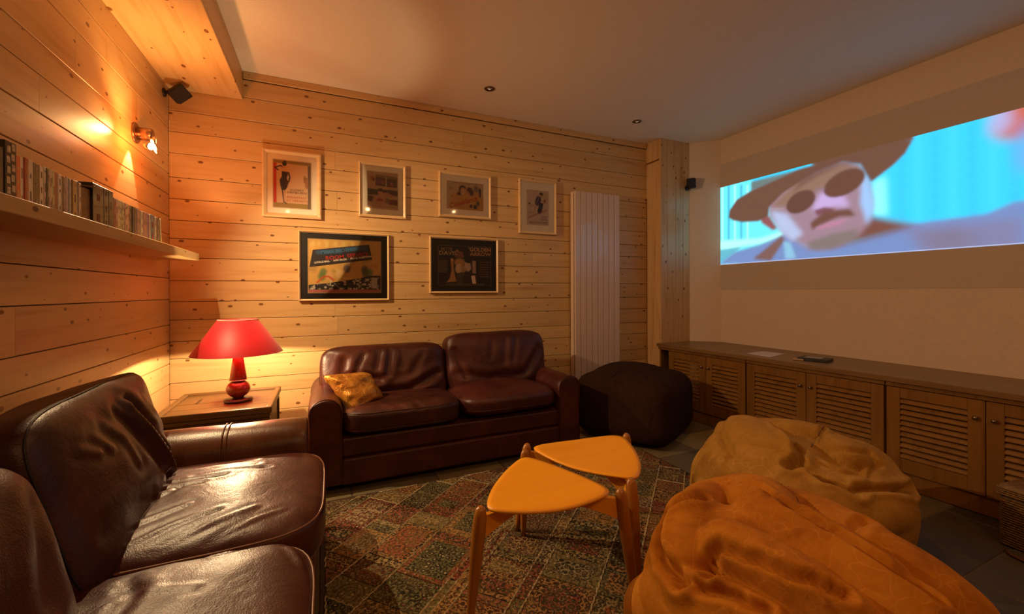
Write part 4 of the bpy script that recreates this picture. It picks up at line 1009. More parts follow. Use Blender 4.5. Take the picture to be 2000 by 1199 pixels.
# P5
c = Canvas(360, 270, (.56, .33, .09))
rg = np.random.RandomState(4)
for k in range(60): c.ell(rg.rand()*360, rg.rand()*270, 8+rg.rand()*26, 4+rg.rand()*10, [(.66, .44, .14), (.44, .22, .05), (.62, .36, .08), (.3, .2, .05)][k % 4], 5, .6, rg.rand()*3)
for x in (20, 50, 90, 130, 170, 215): c.ell(x, 22, 9, 14, (.62, .46, .16), 4, .8)
for x, y, cc in ((70, 168, (.09, .16, .05)), (62, 190, (.12, .18, .05)), (186, 146, (.07, .05, .09)), (276, 150, (.05, .08, .04)), (300, 166, (.10, .18, .05)), (280, 172, (.06, .09, .04)), (100, 186, (.62, .36, .16)), (150, 176, (.66, .46, .2))): c.ell(x, y, 18, 22, cc, 4, .85)
c.line([(40, 220), (70, 190), (95, 188), (120, 206)], 8, (.52, .06, .02), 2)
c.poly([(20, 54), (300, 16), (316, 96), (4, 142)], (.030, .020, .024), 0)
c.poly([(30, 58), (160, 40), (160, 66), (40, 76)], (.035, .08, .16), 3); c.poly([(180, 36), (280, 24), (284, 44), (182, 58)], (.035, .08, .16), 3)
c.poly([(0, 232), (100, 222), (250, 196), (300, 182), (360, 182), (360, 270), (0, 270)], (.025, .02, .02), 0)
for k in range(90):
    x = rg.rand()*350; y = 262-(4+rg.rand()*(34+x*.10)); c.ell(x, min(y, 252), 2+rg.rand()*6, 2+rg.rand()*5, (.55, .50, .40) if k % 3 else (.3, .26, .2), 1, .9)
c.poly([(312, 192), (342, 192), (342, 250), (312, 250)], (.42, .38, .30), 2); c.poly([(0, 256), (360, 256), (360, 270), (0, 270)], (.40, .12, .10), 0)
GW = (.75, .66, .5)
picture('framed_poster', 'large dark matted poster in yellow with a slanting black banner, lower left', -.172, .478, 1.138, 1.664, .014, (.052, .052, .050, .048), MATB, c,
        [('MARX BROTHERS', .085, .42, .80, (.05, .16, .30), dict(ang=.15, wx=1.0, bold=.004)), ('ROOM', .10, .35, .665, (.45, .03, .02), dict(ang=.12, wx=1.1, bold=.004)), ('SERVICE', .10, .67, .725, (.45, .03, .02), dict(ang=.12, wx=1.1, bold=.004)), ('LUCILLE BALL  \u00b7  ANN MILLER  \u00b7  FRANK ALBERTSON', .045, .47, .632, GW, dict(ang=.145, wx=.98, bold=.003)), ('A PICTURE', .030, .52, .585, (.5, .42, .3), dict(ang=.145))][:4], liner=plain('gilt_edge', (.4, .26, .12), .4))
# P6
c = Canvas(340, 260, (0.022, 0.016, 0.018))
c.line([(2, 2), (338, 2), (338, 258), (2, 258), (2, 2)], 2, (0.24, 0.165, 0.105))
c.ell(120, 34, 10, 9, (0.3, 0.15, 0.075), 2); 
for k in range(5): c.line([(122-4*k, 40+8*k), (152+2*k, 40+8*k)], 4, (0.39, 0.165, 0.075), 1)
for k in range(9): c.line([(6, 100+9*k), (62-6*(k % 3), 100+9*k)], 3, (0.33, 0.225, 0.12), 1)
for k in range(7): c.line([(262, 104+16*k), (326-8*(k % 2), 104+16*k)], 5, (0.195, 0.105, 0.075), 2)
c.poly([(78, 84), (92, 96), (98, 150), (108, 210), (120, 232), (52, 240), (72, 214), (84, 160), (80, 110)], (0.48, 0.255, 0.09), 2); c.ell(88, 96, 9, 14, (0.54, 0.3, 0.105), 1)
c.ell(135, 108, 34, 26, (0.45, 0.255, 0.09), 5); c.ell(130, 150, 22, 32, (0.63, 0.465, 0.33), 3); c.poly([(116, 180), (150, 170), (176, 190), (160, 252), (110, 250)], (0.08, 0.06, 0.05), 3); c.ell(158, 150, 18, 24, (0.375, 0.27, 0.15), 4)
c.ell(188, 128, 22, 38, (0.54, 0.405, 0.3), 2); c.ell(194, 94, 30, 18, (0.022, 0.018, 0.03), 2); c.ell(214, 120, 10, 26, (0.02, 0.018, 0.03), 2); c.poly([(215, 96), (238, 96), (238, 180), (216, 176)], (0.45, 0.3, 0.21), 2)
c.poly([(150, 200), (210, 172), (240, 190), (250, 254), (150, 254)], (0.035, 0.026, 0.028), 2); c.poly([(208, 196), (232, 190), (240, 246), (216, 246)], (0.825, 0.63, 0.45), 1); c.poly([(206, 180), (236, 184), (234, 192), (206, 190)], (0.02, 0.02, 0.02))
YE = (.40, .26, .10)
picture('framed_poster', 'small black film poster with a kissing couple and pale block lettering, lower right', .806, 1.425, 1.192, 1.672, .016, (.055, .048, .048, .055), MATB, c,
        [('BETTE', .10, .16, .90, YE, dict(wx=1.05)), ('DAVIS', .14, .18, .805, (.5, .36, .18), dict(wx=1.2, bold=.003)), ("'GOLDEN", .13, .78, .915, (.56, .33, .17), dict(wx=1.1, bold=.006)), ('ARROW', .13, .79, .80, (.50, .26, .13), dict(wx=1.15, bold=.006)), ('A FIRST NATIONAL PICTURE', .040, .5, .035, (.3, .22, .14), dict(wx=2.0))])
# ------------------------------------------------------------------ projected picture on the right wall
c = Canvas(860, 300, (.0, .0, .0))
pY0, pY1, pz0, pz1 = 3.104, .83, 1.475, 2.277
def S(x, y):
    p = at(x, y, 'x', XR); return ((pY0-p.y)/(pY0-pY1)*860, (pz1-p.z)/(pz1-pz0)*300)
def SP(o, k, *P): return [S(o[0]+a/k, o[1]+b/k) for a, b in P]
q = lambda *P: SP((1380, 180), 2.855, *P)      # read off an enlarged view of the wall
CY = (.01, .50, .80)
c.put(np.ones((300, 860)), CY)
for k in range(16): c.poly([(330+k*34, 0), (338+k*34, 0), (338+k*34, 300), (330+k*34, 300)], (.01, .38, .66) if k % 2 else (.04, .58, .84), 6, .7)
for k in range(8): c.poly([(300, 10+k*34), (860, 0+k*34), (860, 8+k*34), (300, 18+k*34)], (.02, .50, .78), 5, .5)
c.poly(q((920, 500), (1000, 470), (1010, 690), (920, 690)), (.25, .85, .88), 8, .8)
# left background
c.poly(q((70, 520), (260, 490), (420, 770), (420, 960), (70, 960)), (.10, .66, .78), 2)
for k in range(5): c.poly(q((85+k*35, 520), (95+k*35, 515), (95+k*35, 830), (85+k*35, 830)), (.01, .30, .50) if k % 2 else (.4, .85, .85), 2, .8)
c.poly(q((70, 830), (300, 815), (440, 770), (420, 830), (200, 860), (80, 940)), (.35, .85, .75), 5); c.poly(q((70, 880), (200, 860), (150, 900), (80, 950)), (.02, .25, .40), 3, .8)
# coat and shoulder
c.poly(q((80, 950), (160, 890), (300, 850), (440, 790), (560, 860), (800, 840), (1120, 740), (1300, 715), (1560, 680), (1720, 610), (1800, 600), (1800, 880), (900, 925), (70, 960)), (.12, .20, .42), 4)
c.poly(q((260, 930), (420, 800), (440, 820), (360, 940)), (.14, .075, .07), 4); c.poly(q((560, 870), (900, 690), (1120, 730), (1180, 745), (900, 820), (700, 870)), (.13, .05, .04), 8)
c.poly(q((1100, 760), (1560, 720), (1760, 700), (1760, 860), (1200, 890)), (.15, .16, .30), 12); c.poly(q((1180, 800), (1400, 760), (1550, 840), (1300, 880)), (.14, .12, .17), 14, .7)
c.poly(q((430, 830), (470, 840), (500, 925), (440, 930)), (.2, .45, .6), 4, .8)
# face
c.poly(q((340, 600), (520, 470), (760, 380), (860, 400), (910, 500), (935, 620), (915, 720), (850, 800), (760, 850), (640, 880), (560, 870), (440, 800), (350, 690)), (.25, .16, .21), 7)
c.poly(q((640, 560), (760, 560), (800, 640), (700, 640), (630, 680), (590, 650)), (.42, .30, .55), 7); c.poly(q((360, 660), (450, 680), (540, 790), (480, 830), (400, 760)), (.34, .40, .60), 7)
c.poly(q((870, 440), (900, 470), (935, 640), (900, 740), (860, 620)), (.25, .50, .85), 6, .8)
c.poly(q((560, 840), (700, 790), (850, 760), (840, 810), (700, 870), (590, 880)), (.13, .12, .10), 6, .8)
c.poly(q((470, 530), (520, 480), (760, 390), (870, 430), (880, 500), (800, 480), (640, 540), (480, 640), (360, 640)), (.20, .115, .085), 7)
# ear
c.poly(q((290, 680), (350, 690), (395, 760), (370, 770), (310, 730)), (.20, .06, .07), 3)
# hat
HB = (.105, .048, .033)
c.poly(q((250, 500), (600, 410), (520, 440), (250, 555)), (.10, .15, .15), 3)
c.poly(q((125, 700), (130, 660), (170, 600), (250, 550), (520, 430), (620, 400), (760, 360), (900, 290), (1140, 265), (1150, 270), (1110, 340), (1040, 410), (920, 500), (900, 470), (860, 400), (760, 385), (600, 450), (430, 560), (350, 640), (345, 690), (290, 720), (200, 725), (150, 715)), HB, 2)
c.poly(q((580, 400), (1150, 240), (1160, 265), (900, 330), (640, 420)), HB, 2)
c.poly(q((560, 440), (700, 390), (840, 370), (860, 400), (760, 400), (620, 470), (480, 560)), (.10, .045, .04), 6, .7)
# glasses
c.ell(*S(1380+525/2.855, 180+612/2.855), 47, 34, (.085, .036, .030), 2, 1, -.35); c.ell(*S(1380+765/2.855, 180+508/2.855), 56, 36, (.095, .040, .030), 2, 1, -.3)
c.line(q((600, 560), (620, 540), (660, 540)), 3, (.18, .12, .18), 1); c.line(q((360, 650), (430, 650)), 2, (.3, .3, .3), 1)
# nose shadow, moustache, mouth
c.poly(q((600, 660), (660, 640), (720, 650), (700, 670), (620, 690)), (.14, .05, .07), 3)
c.poly(q((580, 730), (660, 665), (800, 650), (835, 690), (740, 695), (640, 740), (590, 770)), (.11, .045, .035), 4); c.poly(q((600, 760), (700, 720), (800, 705), (740, 740), (640, 765)), (.36, .16, .25), 3)
c.ell(*S(1380+1740/2.855, 180+160/2.855), 42, 40, (.45, .10, .06), 12); c.ell(*S(1380+1640/2.855, 180+160/2.855), 20, 30, (.3, .45, .85), 10, .6)
c.ell(*S(1380+1790/2.855, 180+300/2.855), 20, 60, (.15, .25, .6), 12, .6)
for ch in range(3): c.a[..., ch] = c.bl(c.a[..., ch], 2)
c.a[:, :2] = np.maximum(c.a[:, :2], .35*np.array((.5, .8, 1))); c.a[-3:] = np.maximum(c.a[-3:], np.array((.30, .35, .55)))
prj = print_mat('projected_picture', c.image('projected_picture'), .8, emis=1.3, base=(.10, .09, .085))
SCR = thing('projection_screen', 'grey screen area on the cream wall showing a blue film picture of a man', 'screen', (XR-.0005, 1.95, 1.218))
so = Vector(SCR.location)
add('screen_surface', *box(-.003, 0, .60-so.y, 3.104-so.y, 0, 2.515-1.218), SCRW, SCR, label='matt grey painted rectangle')
uvquad('projected_image', [(-.0036, pY0-so.y, pz0-so.z), (-.0036, pY1-so.y, pz0-so.z), (-.0036, pY1-so.y, pz1-so.z), (-.0036, pY0-so.y, pz1-so.z)], prj, SCR, label='glowing cyan film still of a man in brimmed hat and dark round glasses')
# ------------------------------------------------------------------ cabinets
def fx(y): return 3.105 + (3.16-y)*.045           # front line of the cabinet run
sk = math.atan(.045)
ZT = .675
def cabinet(y1, y0, label, door_split, knobs, far=.004):
    """front runs from y1 (far) to y0 (near); local frame: x along the front (toward the camera), y into the room (-), z up"""
    o = thing('louvred_cabinet', label, 'cabinet', (fx((y0+y1)/2), (y0+y1)/2, 0), 'louvred cabinets under the screen', (0, 0, -math.pi/2+sk))
    L = (y1-y0)/math.cos(sk); h = L/2; dep = .50
    add('body', *cat_([box(-h+.001, -h+.019, .022, dep, .10, ZT-.032), box(h-.019, h-.001, .022, dep, .10, ZT-.032), box(-h+.02, h-.02, .022, dep, .10, .118), box(-h+.02, h-.02, dep-.01, dep, .118, ZT-.032), box(-h+.02, h-.02, .03, dep-.012, ZT-.05, ZT-.032)]), OAK, o)
    add('plinth', *box(-h+.001, h-.001, .015, .033, .0, .098, .002), OAK, o)
    add('top_rail', *box(-h+.001, h-.001, .002, .021, ZT-.060, ZT-.0325, .0015), OAK, o)
    edges = [-h+far]+door_split+[h-.004]
    for i in range(len(edges)-1):
        a, b = edges[i]+.0015, edges[i+1]-.0015; st = .066; z0, z1 = .103, ZT-.064; rl_ = .062
        d = add('door', *cat_([box(a, a+st, 0, .021, z0, z1, .002), box(b-st, b, 0, .021, z0, z1, .002), box(a+st, b-st, .001, .020, z1-rl_, z1, .002), box(a+st, b-st, .001, .020, z0, z0+rl_+.02, .002)]), OAK, o)
        zz0, zz1 = z0+rl_+.02, z1-rl_; ns = 11; p = (zz1-zz0)/ns
        base_me = None
        for k in range(ns):
            zc = zz0+p*(k+.5); hw = (b-a)/2-st
            V = [(x, y_, z) for x in (-hw, hw) for y_, z in ((.000, -p*.38), (.000, -p*.22), (.014, p*.36), (.020, p*.36), (.020, p*.24), (.005, -p*.38))]
            F = [tuple(range(6)), tuple(range(6, 12))]+[(j, (j+1) % 6, 6+(j+1) % 6, 6+j) for j in range(6)]
            if base_me is None:
                s_ = add('slat', V, F, OAK, d, loc=((a+b)/2, 0, zc)); base_me = s_.data
            else: link('slat', base_me, d, loc=((a+b)/2, 0, zc))
        kx = b-st*.5 if knobs[i] == 'r' else a+st*.5
        V, F = lathe([(.0, 0), (.006, 0), (.005, .008), (.0115, .014), (.012, .019), (.008, .024), (0, .025)], 16, caps=False)
        V = [(kx+x, -z, z1-.095+y_) for x, y_, z in V]
        add('knob', V, F, plain('knob_metal', (.22, .17, .13), .3, .9) if 'knob_metal' not in bpy.data.materials else bpy.data.materials['knob_metal'], d, smooth=True)
    return o
cabinet(3.285, 2.345, 'louvred wooden cabinet with two doors beside the pine column', [.09], 'rl', .135)
cabinet(2.342, 1.432, 'louvred wooden cabinet with two doors, middle of the run', [.0], 'rl')
cabinet(1.429, .575, 'louvred wooden cabinet nearest the camera, behind the wicker basket', [.0], 'rl')
cabinet(.572, -.30, 'louvred wooden cabinet past the right edge of the view', [.0], 'rl')
WT = [(fx(3.286)-.02, 3.286), (3.54, 3.283), (XR-.001, 3.083), (XR-.001, -.30), (fx(-.30)-.02, -.30)]
n_ = len(WT); V = [(x, y_, ZT-.031) for x, y_ in WT]+[(x, y_, ZT-.003) for x, y_ in WT]+[(x+(.003 if i in (0, 4) else 0), y_, ZT) for i, (x, y_) in enumerate(WT)]
F = [tuple(range(n_)), tuple(range(2*n_, 3*n_))]+[(i, (i+1) % n_, n_+(i+1) % n_, n_+i) for i in range(n_)]+[(n_+i, n_+(i+1) % n_, 2*n_+(i+1) % n_, 2*n_+i) for i in range(n_)]
add('worktop', [(x-3.4, y_-1.5, z) for x, y_, z in V], F, OAKY, label='long brown wooden worktop over the louvred cabinets', cat='worktop', loc=(3.4, 1.5, 0))
# things on the worktop
pp = [at(1458, 690, 'z', ZT+.001), at(1490, 686, 'z', ZT+.001), at(1533, 691, 'z', ZT+.001), at(1504, 698, 'z', ZT+.001)]
cc_ = sum(pp, Vector((0, 0, 0)))/4
V = [(p.x-cc_.x, p.y-cc_.y, .0) for p in pp]+[(p.x-cc_.x, p.y-cc_.y, .0022) for p in pp]
add('paper_sheets', V, [(0, 1, 2, 3), (4, 5, 6, 7), (0, 1, 5, 4), (1, 2, 6, 5), (2, 3, 7, 6), (3, 0, 4, 7)], PAPER, label='flat white sheets of paper on the worktop near its far end', cat='paper', loc=(cc_.x, cc_.y, ZT+.0005))
bx = at(1592, 704, 'z', ZT)
BXT = thing('disc_player', 'flat black box lying on the worktop in front of the white wall', 'electronics', (bx.x, bx.y, ZT+.0005), rot=(0, 0, .25))
add('body', *box(-.075, .075, -.095, .095, 0, .020, .003), BLACK, BXT)
add('top_sheet', *box(-.05, .045, -.05, .06, .0205, .0225, .0008), plain('grey_leaflet', (.25, .22, .22), .3), BXT, label='pale glossy leaflet')
b3 = at(1557, 704, 'z', ZT)
add('folded_cloth', *box(-.03, .03, -.035, .035, 0, .012, .004), plain('tan_cloth', (.45, .28, .16), .8), label='small tan folded cloth beside the black box on the worktop', cat='cloth', loc=(b3.x+.03, b3.y+.01, ZT+.0005), rot=(0, 0, .5))
# ------------------------------------------------------------------ basket
WK = plain('wicker', (.20, .105, .028), .6, nscale=60, var=.35, bstr=.3)
WKD = plain('wicker_dark', (.09, .035, .012), .7, nscale=60, var=.3)
bo = thing('wicker_basket', 'lidded wicker basket on the stone floor at the right edge', 'basket', (3.02, .66, 0), rot=(0, 0, math.radians(-8)))
hw_, hd = .125, .20; hb = .235
add('core', *box(-hw_+.008, hw_-.008, -hd+.008, hd-.008, .002, hb-.004, .012), WKD, bo)
def rrect(a, b, r, n=5):
    P = []
    for cx_, cy_, s0 in ((a-r, b-r, 0), (-a+r, b-r, 90), (-a+r, -b+r, 180), (a-r, -b+r, 270)):
        for k in range(n+1): t = math.radians(s0+90*k/n); P.append((cx_+r*math.cos(t), cy_+r*math.sin(t)))
    return P
def densify(P, st):
    out = []
    for p, q2 in zip(P, P[1:]+P[:1]):
        L_ = math.hypot(q2[0]-p[0], q2[1]-p[1]); k = max(1, int(L_/st))
        for j in range(k): out.append((p[0]+(q2[0]-p[0])*j/k, p[1]+(q2[1]-p[1])*j/k))
    return out
D_ = densify(rrect(hw_-.004, hd-.004, .02), .011)
wv = []
for k in range(20):
    z = .008+k*.0112; pts = []
    for i, (a, b) in enumerate(D_):
        l = math.hypot(a, b); f_ = 1+.0035*((-1)**(i//1+k))/max(l, .05)*1.0; pts.append((a*f_, b*f_, z))
    wv.append(tube(pts, .0046, 5, closed=True))
V, F = cat_(wv); add('weave', V, F, WK, bo, kind='stuff', fix=False, smooth=True, label='rows of woven cane')
lv = []
V0, F0 = box(-hw_-.004, hw_+.004, -hd-.004, hd+.004, hb, hb+.052, .018)
lid = add('lid', V0, F0, WK, bo, label='domed woven lid')
for k in range(4):
    D2 = densify(rrect(hw_+.006, hd+.006, .02), .011)
    lv.append(tube([(a*(1+.0003*((-1)**(i+k))), b, hb+.006+k*.0095) for i, (a, b) in enumerate(D2)], .0045, 5, closed=True))
V, F = cat_(lv); add('weave', V, F, WK, lid, kind='stuff', fix=False, smooth=True)
sp_ = [at(1965, 1072, 'z', .01), at(1975, 1082, 'z', .01), at(2000, 1093, 'z', .012), at(2030, 1104, 'z', .012)]
sp_ = [Vector((p.x, p.y, .008)) for p in sp_]
V, F = tube([(p.x-sp_[0].x, p.y-sp_[0].y, p.z-.002) for p in sp_], .006, 8)
add('strap', V, F, plain('strap_leather', (.16, .06, .02), .6), label='thin brown strap lying on the floor before the basket', cat='strap', loc=(sp_[0].x, sp_[0].y, 0), smooth=True)
# ------------------------------------------------------------------ speakers, downlights
def speaker(label, wall_pt, box_c, aim, size, wall_n, roll=0):
    o = thing('wall_speaker', label, 'speaker', tuple(wall_pt)); wp = Vector(wall_pt); bc = Vector(box_c)-wp; wn_ = Vector(wall_n)
    qt = wn_.to_track_quat('Z', 'Y').to_matrix().to_4x4()
    V, F = lathe([(0, .0005), (.027, .0005), (.027, .010), (.018, .014), (0, .014)], 20, caps=False); V, F = xf((V, F), qt)
    add('mount_plate', V, F, BLACK, o, smooth=False)
    add('arm', *tube([tuple(wn_*.012), tuple(wn_*.03+bc*.2), tuple(bc*.8)], .008, 8), BLACK, o)
    rm = Matrix.Translation(bc) @ Vector(aim).to_track_quat('-Y', 'Z').to_matrix().to_4x4() @ Matrix.Rotation(roll, 4, 'Y')
    s = size; cab = add('enclosure', *xf(box(-s[0]/2, s[0]/2, -s[1]/2, s[1]/2, -s[2]/2, s[2]/2, .004), rm), BLACK, o)
    add('grille', *xf(box(-s[0]/2+.006, s[0]/2-.006, -s[1]/2-.003, -s[1]/2+.0, -s[2]/2+.006, s[2]/2-.006, .001), rm), plain('speaker_grille', (.012, .011, .012), .7, nscale=300, var=.5, bstr=.5), cab)
speaker('small black speaker under the beam in the left corner', (XL+.0005, 3.40, 2.50), (-.855, 3.37, 2.495), (.45, -.85, -.30), (.088, .08, .095), (1, 0, 0), .72)
speaker('small black speaker on the pine column beside the screen', (3.50, 3.287, 2.29), (3.50, 3.225, 2.33), (-.45, -.8, -.35), (.075, .065, .10), (0, -1, 0), -.15)
LENSM = plain('dim_lamp_lens', (.75, .65, .5), .1, .6, emis=(1, .7, .4), estr=.15)
for lab, p in (('recessed chrome ceiling spot nearer the beam, switched off', (1.171, 3.025)), ('recessed chrome ceiling spot nearer the pine column, switched off', (2.641, 3.059))):
    o = thing('ceiling_downlight', lab, 'light', (p[0], p[1], H), 'recessed ceiling spots')
    add('ring', *lathe([(.024, -.0005), (.040, -.0005), (.041, -.003), (.036, -.006), (.026, -.005), (.024, -.0005)], 32, caps=False), plain('bronze_ring', (.16, .09, .045), .35, .8), o, smooth=True)
    add('reflector', *lathe([(0, -.0008), (.024, -.0010), (.024, -.0025), (0, -.0035)], 24, caps=False), CHROME, o, smooth=True)
    add('lamp', *lathe([(0, -.004), (.012, -.0045), (.010, -.007), (0, -.008)], 20, caps=False), LENSM, o, smooth=True)
# ------------------------------------------------------------------ wall spotlight
WS = thing('wall_spotlight', 'chrome wall spotlight with a glowing bulb above the disc shelf', 'light', (XL+.0005, 2.95, 2.08))
qx = Vector((1, 0, 0)).to_track_quat('Z', 'Y').to_matrix().to_4x4()
SATIN = plain('brushed_nickel', (.38, .25, .17), .28, .95)
add('wall_plate', *xf(lathe([(0, 0), (.055, 0), (.055, .006), (.050, .010), (0, .010)], 32, caps=False), qx), SATIN, WS, smooth=True)
add('body', *xf(lathe([(0, .010), (.034, .010), (.034, .070), (.030, .078), (0, .079)], 32, caps=False), qx), SATIN, WS, smooth=True)
bl = BULB-Vector(WS.location)
add('arm', *tube([(.06, 0, -.02), (.085, -.03, -.03), tuple(bl*.75+Vector((.02, 0, .03))), tuple(bl+Vector((-.01, .035, .02)))], .006, 10), CHROME, WS, smooth=True)
ax_ = Vector((.80, -.50, -.25)).normalized(); rm = Matrix.Translation(bl-Vector((.97, 0, .24))*.02-Vector((0, 0, .0))) @ ax_.to_track_quat('Z', 'Y').to_matrix().to_4x4()
add('reflector', *xf(lathe([(.006, -.035), (.010, -.030), (.016, -.012), (.0185, .006), (.0165, .006), (.014, -.010), (.008, -.026)], 28, caps=False), rm), CHROME, WS, smooth=True)
nb_ = Vector((.97, 0, .24)); rp_m = Matrix.Translation(bl-nb_*.0055) @ nb_.to_track_quat('Z', 'Y').to_matrix().to_4x4()
add('beam_shield', *xf(lathe([(0, 0), (.038, 0), (.038, .0012), (0, .0012)], 28, caps=False), rp_m), CHROME, WS)  # disc added behind the bulb to cut off the beam toward the wall
add('bulb', *xf(lathe([(0, -.010), (.012, -.008), (.0145, .004), (0, .0055)], 24, caps=False), rm), plain('halogen_glow', (1, .9, .7), .3, emis=(1, .88, .62), estr=60), WS, smooth=True)
# ------------------------------------------------------------------ shelf and discs
SH = add('wall_shelf', *box(-.113, .113, -1.62, 1.62, -.0225, .0225, .002), PINES, label='long pine shelf on the left wall holding a row of disc cases', cat='shelf', loc=(XL+.114, 3.22-1.62, 1.4255))
ZS = 1.4485
def disc(y0, y1, col, label, group=None, h=.125, d=.135, x1=-.752, lean=0, spine=None, name='disc_case', decor=None, cat='disc'):
    t = y1-y0-.0006
    key = 'case_%d_%d_%d' % tuple(int(v*200) for v in col)
    mt = bpy.data.materials.get(key) or plain(key, tuple(min(.85, v*1.5) for v in col), .35, nscale=35, var=.08, coat=.2)
    o = thing(name, label, cat, (x1, (y0+y1)/2, ZS), group, (lean, 0, 0))
    add('case', *box(-d, 0, -t/2, t/2, .0005, h, min(.0012, t*.12)), mt, o)
    if spine:
        k2 = 'ink_%d_%d_%d' % tuple(int(v*99) for v in spine); sm = bpy.data.materials.get(k2) or plain(k2, spine, .6, var=.05)
        V, F = [], []
        parts = []
        z = .012
        r = random.Random(int(y0*1000))
        while z < h-.015:
            l = r.uniform(.006, .03); parts.append(box(.0001, .0004, -t*.14, t*.14, z, min(z+l, h-.01))); z += l+r.uniform(.01, .05)
        add('spine_print', *cat_(parts), sm, o, kind='stuff')
    return o
for a, b in zip(np.linspace(.9, 1.40, 9)[:-1], np.linspace(.9, 1.40, 9)[1:]): pass
# (y from, y to, colour, spine ink, label)
runs = [
 (1.470, 1.521, (.05, .04, .03), None, 'dark case at the left end of the disc row', None),
 (1.567, 1.589, (.50, .11, .03), (.7, .5, .3), 'bright orange disc case beside the chequered black box', None),
 (1.589, 1.602, (.62, .50, .36), (.3, .1, .05), 'cream disc case right of the bright orange one', None),
 (1.602, 1.617, (.30, .07, .025), (.5, .3, .2), 'rust red disc case between two pale ones', None),
 (1.617, 1.639, (.45, .40, .32), (.2, .15, .1), 'pale grey disc case right of the rust red one', None),
 (1.639, 1.671, (.10, .06, .035), (.4, .3, .2), 'thick dark brown patterned case in the left part of the row', None),
 (1.671, 1.688, (.55, .48, .36), (.2, .15, .1), 'whitish disc case right of the thick dark brown one', None),
 (1.688, 1.700, (.42, .36, .28), (.2, .12, .08), 'greyish beige disc case beside the whitish one', None),
 (1.700, 1.710, (.06, .05, .025), (.3, .25, .15), 'thin dark olive disc case left of the beige run', None),
 (1.710, 1.749, (.46, .34, .22), (.25, .15, .1), 'beige disc case in the run between the olive and the orange brown cases', 4),
 (1.749, 1.762, (.36, .13, .05), (.5, .3, .2), 'orange brown disc case right of the beige run', None),
 (1.762, 1.776, (.50, .45, .38), (.15, .12, .1), 'light grey disc case right of the orange brown one', None),
 (1.776, 1.790, (.20, .16, .13), (.55, .5, .42), 'black and white spotted disc case', None),
 (1.790, 1.801, (.22, .12, .05), (.4, .3, .15), 'brown disc case left of the mauve run', None),
 (1.801, 1.830, (.32, .24, .22), (.5, .4, .36), 'mauve disc case in the run of three near the middle', 3),
 (1.830, 1.845, (.17, .10, .10), (.4, .3, .25), 'dark plum disc case left of the ochre one', None),
 (1.845, 1.870, (.34, .22, .07), (.2, .1, .04), 'ochre yellow disc case', None),
 (1.870, 1.883, (.07, .06, .10), (.45, .4, .35), 'dark blue disc case right of the ochre one', None),
 (1.883, 1.896, (.50, .38, .28), (.2, .15, .1), 'pale pinkish disc case closing the left run', None),
 (2.125, 2.143, (.10, .02, .015), (.3, .1, .06), 'dark red disc case touching the tall black cases', None),
 (2.143, 2.165, (.20, .05, .02), (.4, .2, .1), 'brick red disc case left of the tan run', None),
 (2.165, 2.285, (.52, .38, .22), (.28, .2, .12), 'tan disc case in the run right of the black cases', 8),
 (2.285, 2.346, (.10, .075, .03), (.3, .25, .12), 'dark olive disc case in the run of four', 4),
 (2.346, 2.407, (.30, .20, .18), (.5, .4, .35), 'thin plum grey disc case in the run right of the olive ones', 5),
 (2.407, 2.431, (.66, .55, .40), (.3, .2, .15), 'cream white disc case in the right part of the row', None),
 (2.431, 2.472, (.40, .24, .20), (.55, .45, .4), 'dusty pink disc case in the run of three', 3),
 (2.472, 2.510, (.26, .20, .22), (.5, .4, .38), 'bluish grey disc case in the run of three', 3),
 (2.512, 2.526, (.68, .58, .42), None, 'white edged disc case left of the blue and red one', None),
 (2.526, 2.575, (.05, .14, .26), (.45, .05, .03), 'thick blue disc box with a red foot', None),
]
for a, b, col, ink, lab, n in runs:
    rr_ = random.Random(int(a*1e4))
    k = n or 1
    for i in range(k):
        y0 = a+(b-a)*i/k; y1 = a+(b-a)*(i+1)/k
        cc2 = tuple(max(.01, v*rr_.choice((.8, 1, 1.2))) for v in col) if n else col
        disc(y0, y1, cc2, lab, ('alike cases: '+lab) if n else None, h=.125+rr_.uniform(-.002, .003), x1=-.752+rr_.uniform(-.002, .002), spine=ink)
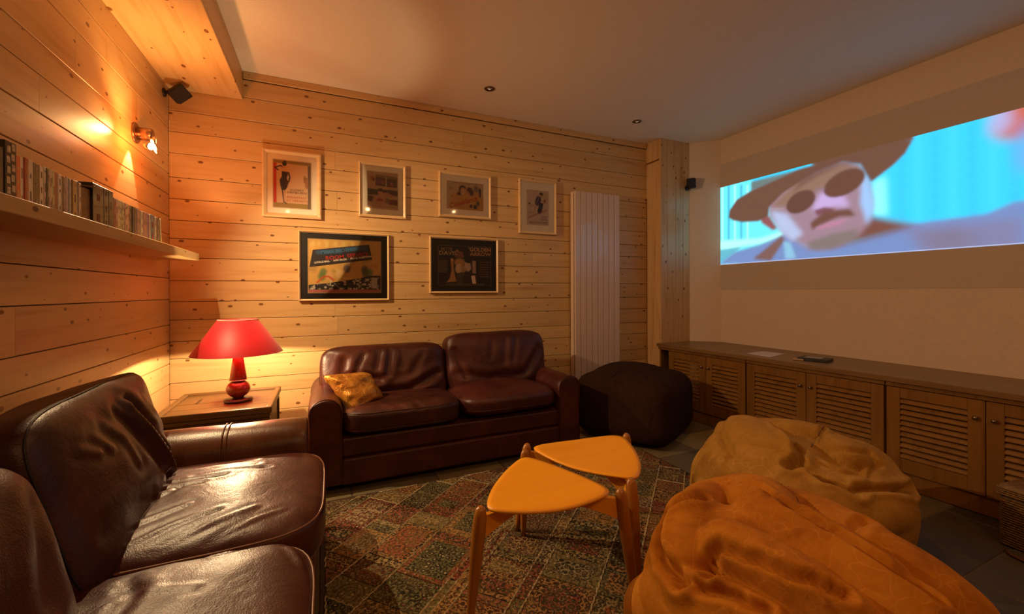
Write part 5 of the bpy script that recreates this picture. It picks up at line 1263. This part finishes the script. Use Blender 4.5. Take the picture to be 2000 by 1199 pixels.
# chequered black box
o = thing('disc_box', 'chequered black box with pale squares at the left end of the disc row', 'box', (-.750, 1.5435, ZS))
add('case', *box(-.14, 0, -.0215, .0215, .0005, .150, .001), plain('chequer_black', (.03, .025, .02), .35), o)
pq = []
for j in range(5):
    for i in range(2):
        y_ = -.017+i*.018+(.0 if j % 2 else .002); pq.append(box(.0002, .0006, y_, y_+.013, .012+j*.027+i*.008, .030+j*.027+i*.008))
add('pale_squares', *cat_(pq), plain('pale_card', (.58, .46, .32), .5, nscale=120, var=.4), o, kind='stuff')
# hidden spacer cases so the row is whole to the left of the view
disc(1.400, 1.470, (.30, .10, .04), 'rust coloured case past the left edge of the view', None, spine=(.5, .4, .3))
# ochre box with open leaflet, and black cases
o = thing('disc_box', 'ochre brown box with a pale leaflet lying on top, left of the black cases', 'box', (-.755, 1.932, ZS))
add('case', *box(-.13, 0, -.032, .032, .0005, .118, .0015), plain('ochre_box', (.22, .10, .025), .45, nscale=30, var=.4), o)
add('leaflet', *xf(box(-.10, .045, -.032, .030, 0, .0018), Matrix.Translation((-.01, .0, .123)) @ Matrix.Rotation(.10, 4, 'X') @ Matrix.Rotation(.05, 4, 'Y')), plain('grey_leaf', (.34, .28, .22), .3), o, label='pale glossy leaflet sticking out')
for y0, y1, lab, sp1 in ((1.966, 2.046, 'thick glossy black case with small red dots, mid shelf', (.16, .04, .03)), (2.048, 2.086, 'tall black case right of the dotted one', (.10, .09, .08)), (2.088, 2.123, 'dark grey black case next to the red ones', (.2, .18, .16))):
    disc(y0, y1, (.018, .013, .012), lab, None, h=.146, d=.14, x1=-.748, spine=sp1)
# leaning patterned case at the right end
o = disc(2.600, 2.640, (.06, .055, .04), 'dark green patterned case leaning at the right end of the row', None, spine=(.45, .4, .3), lean=-.0)
o = disc(2.642, 2.654, (.66, .58, .42), 'slim white case leaning at the right end of the row', None, lean=.16, h=.128)
o.location.y += .022
disc(2.577, 2.598, (.62, .54, .40), 'cream case between the blue box and the dark green one', None, spine=(.3, .2, .1))
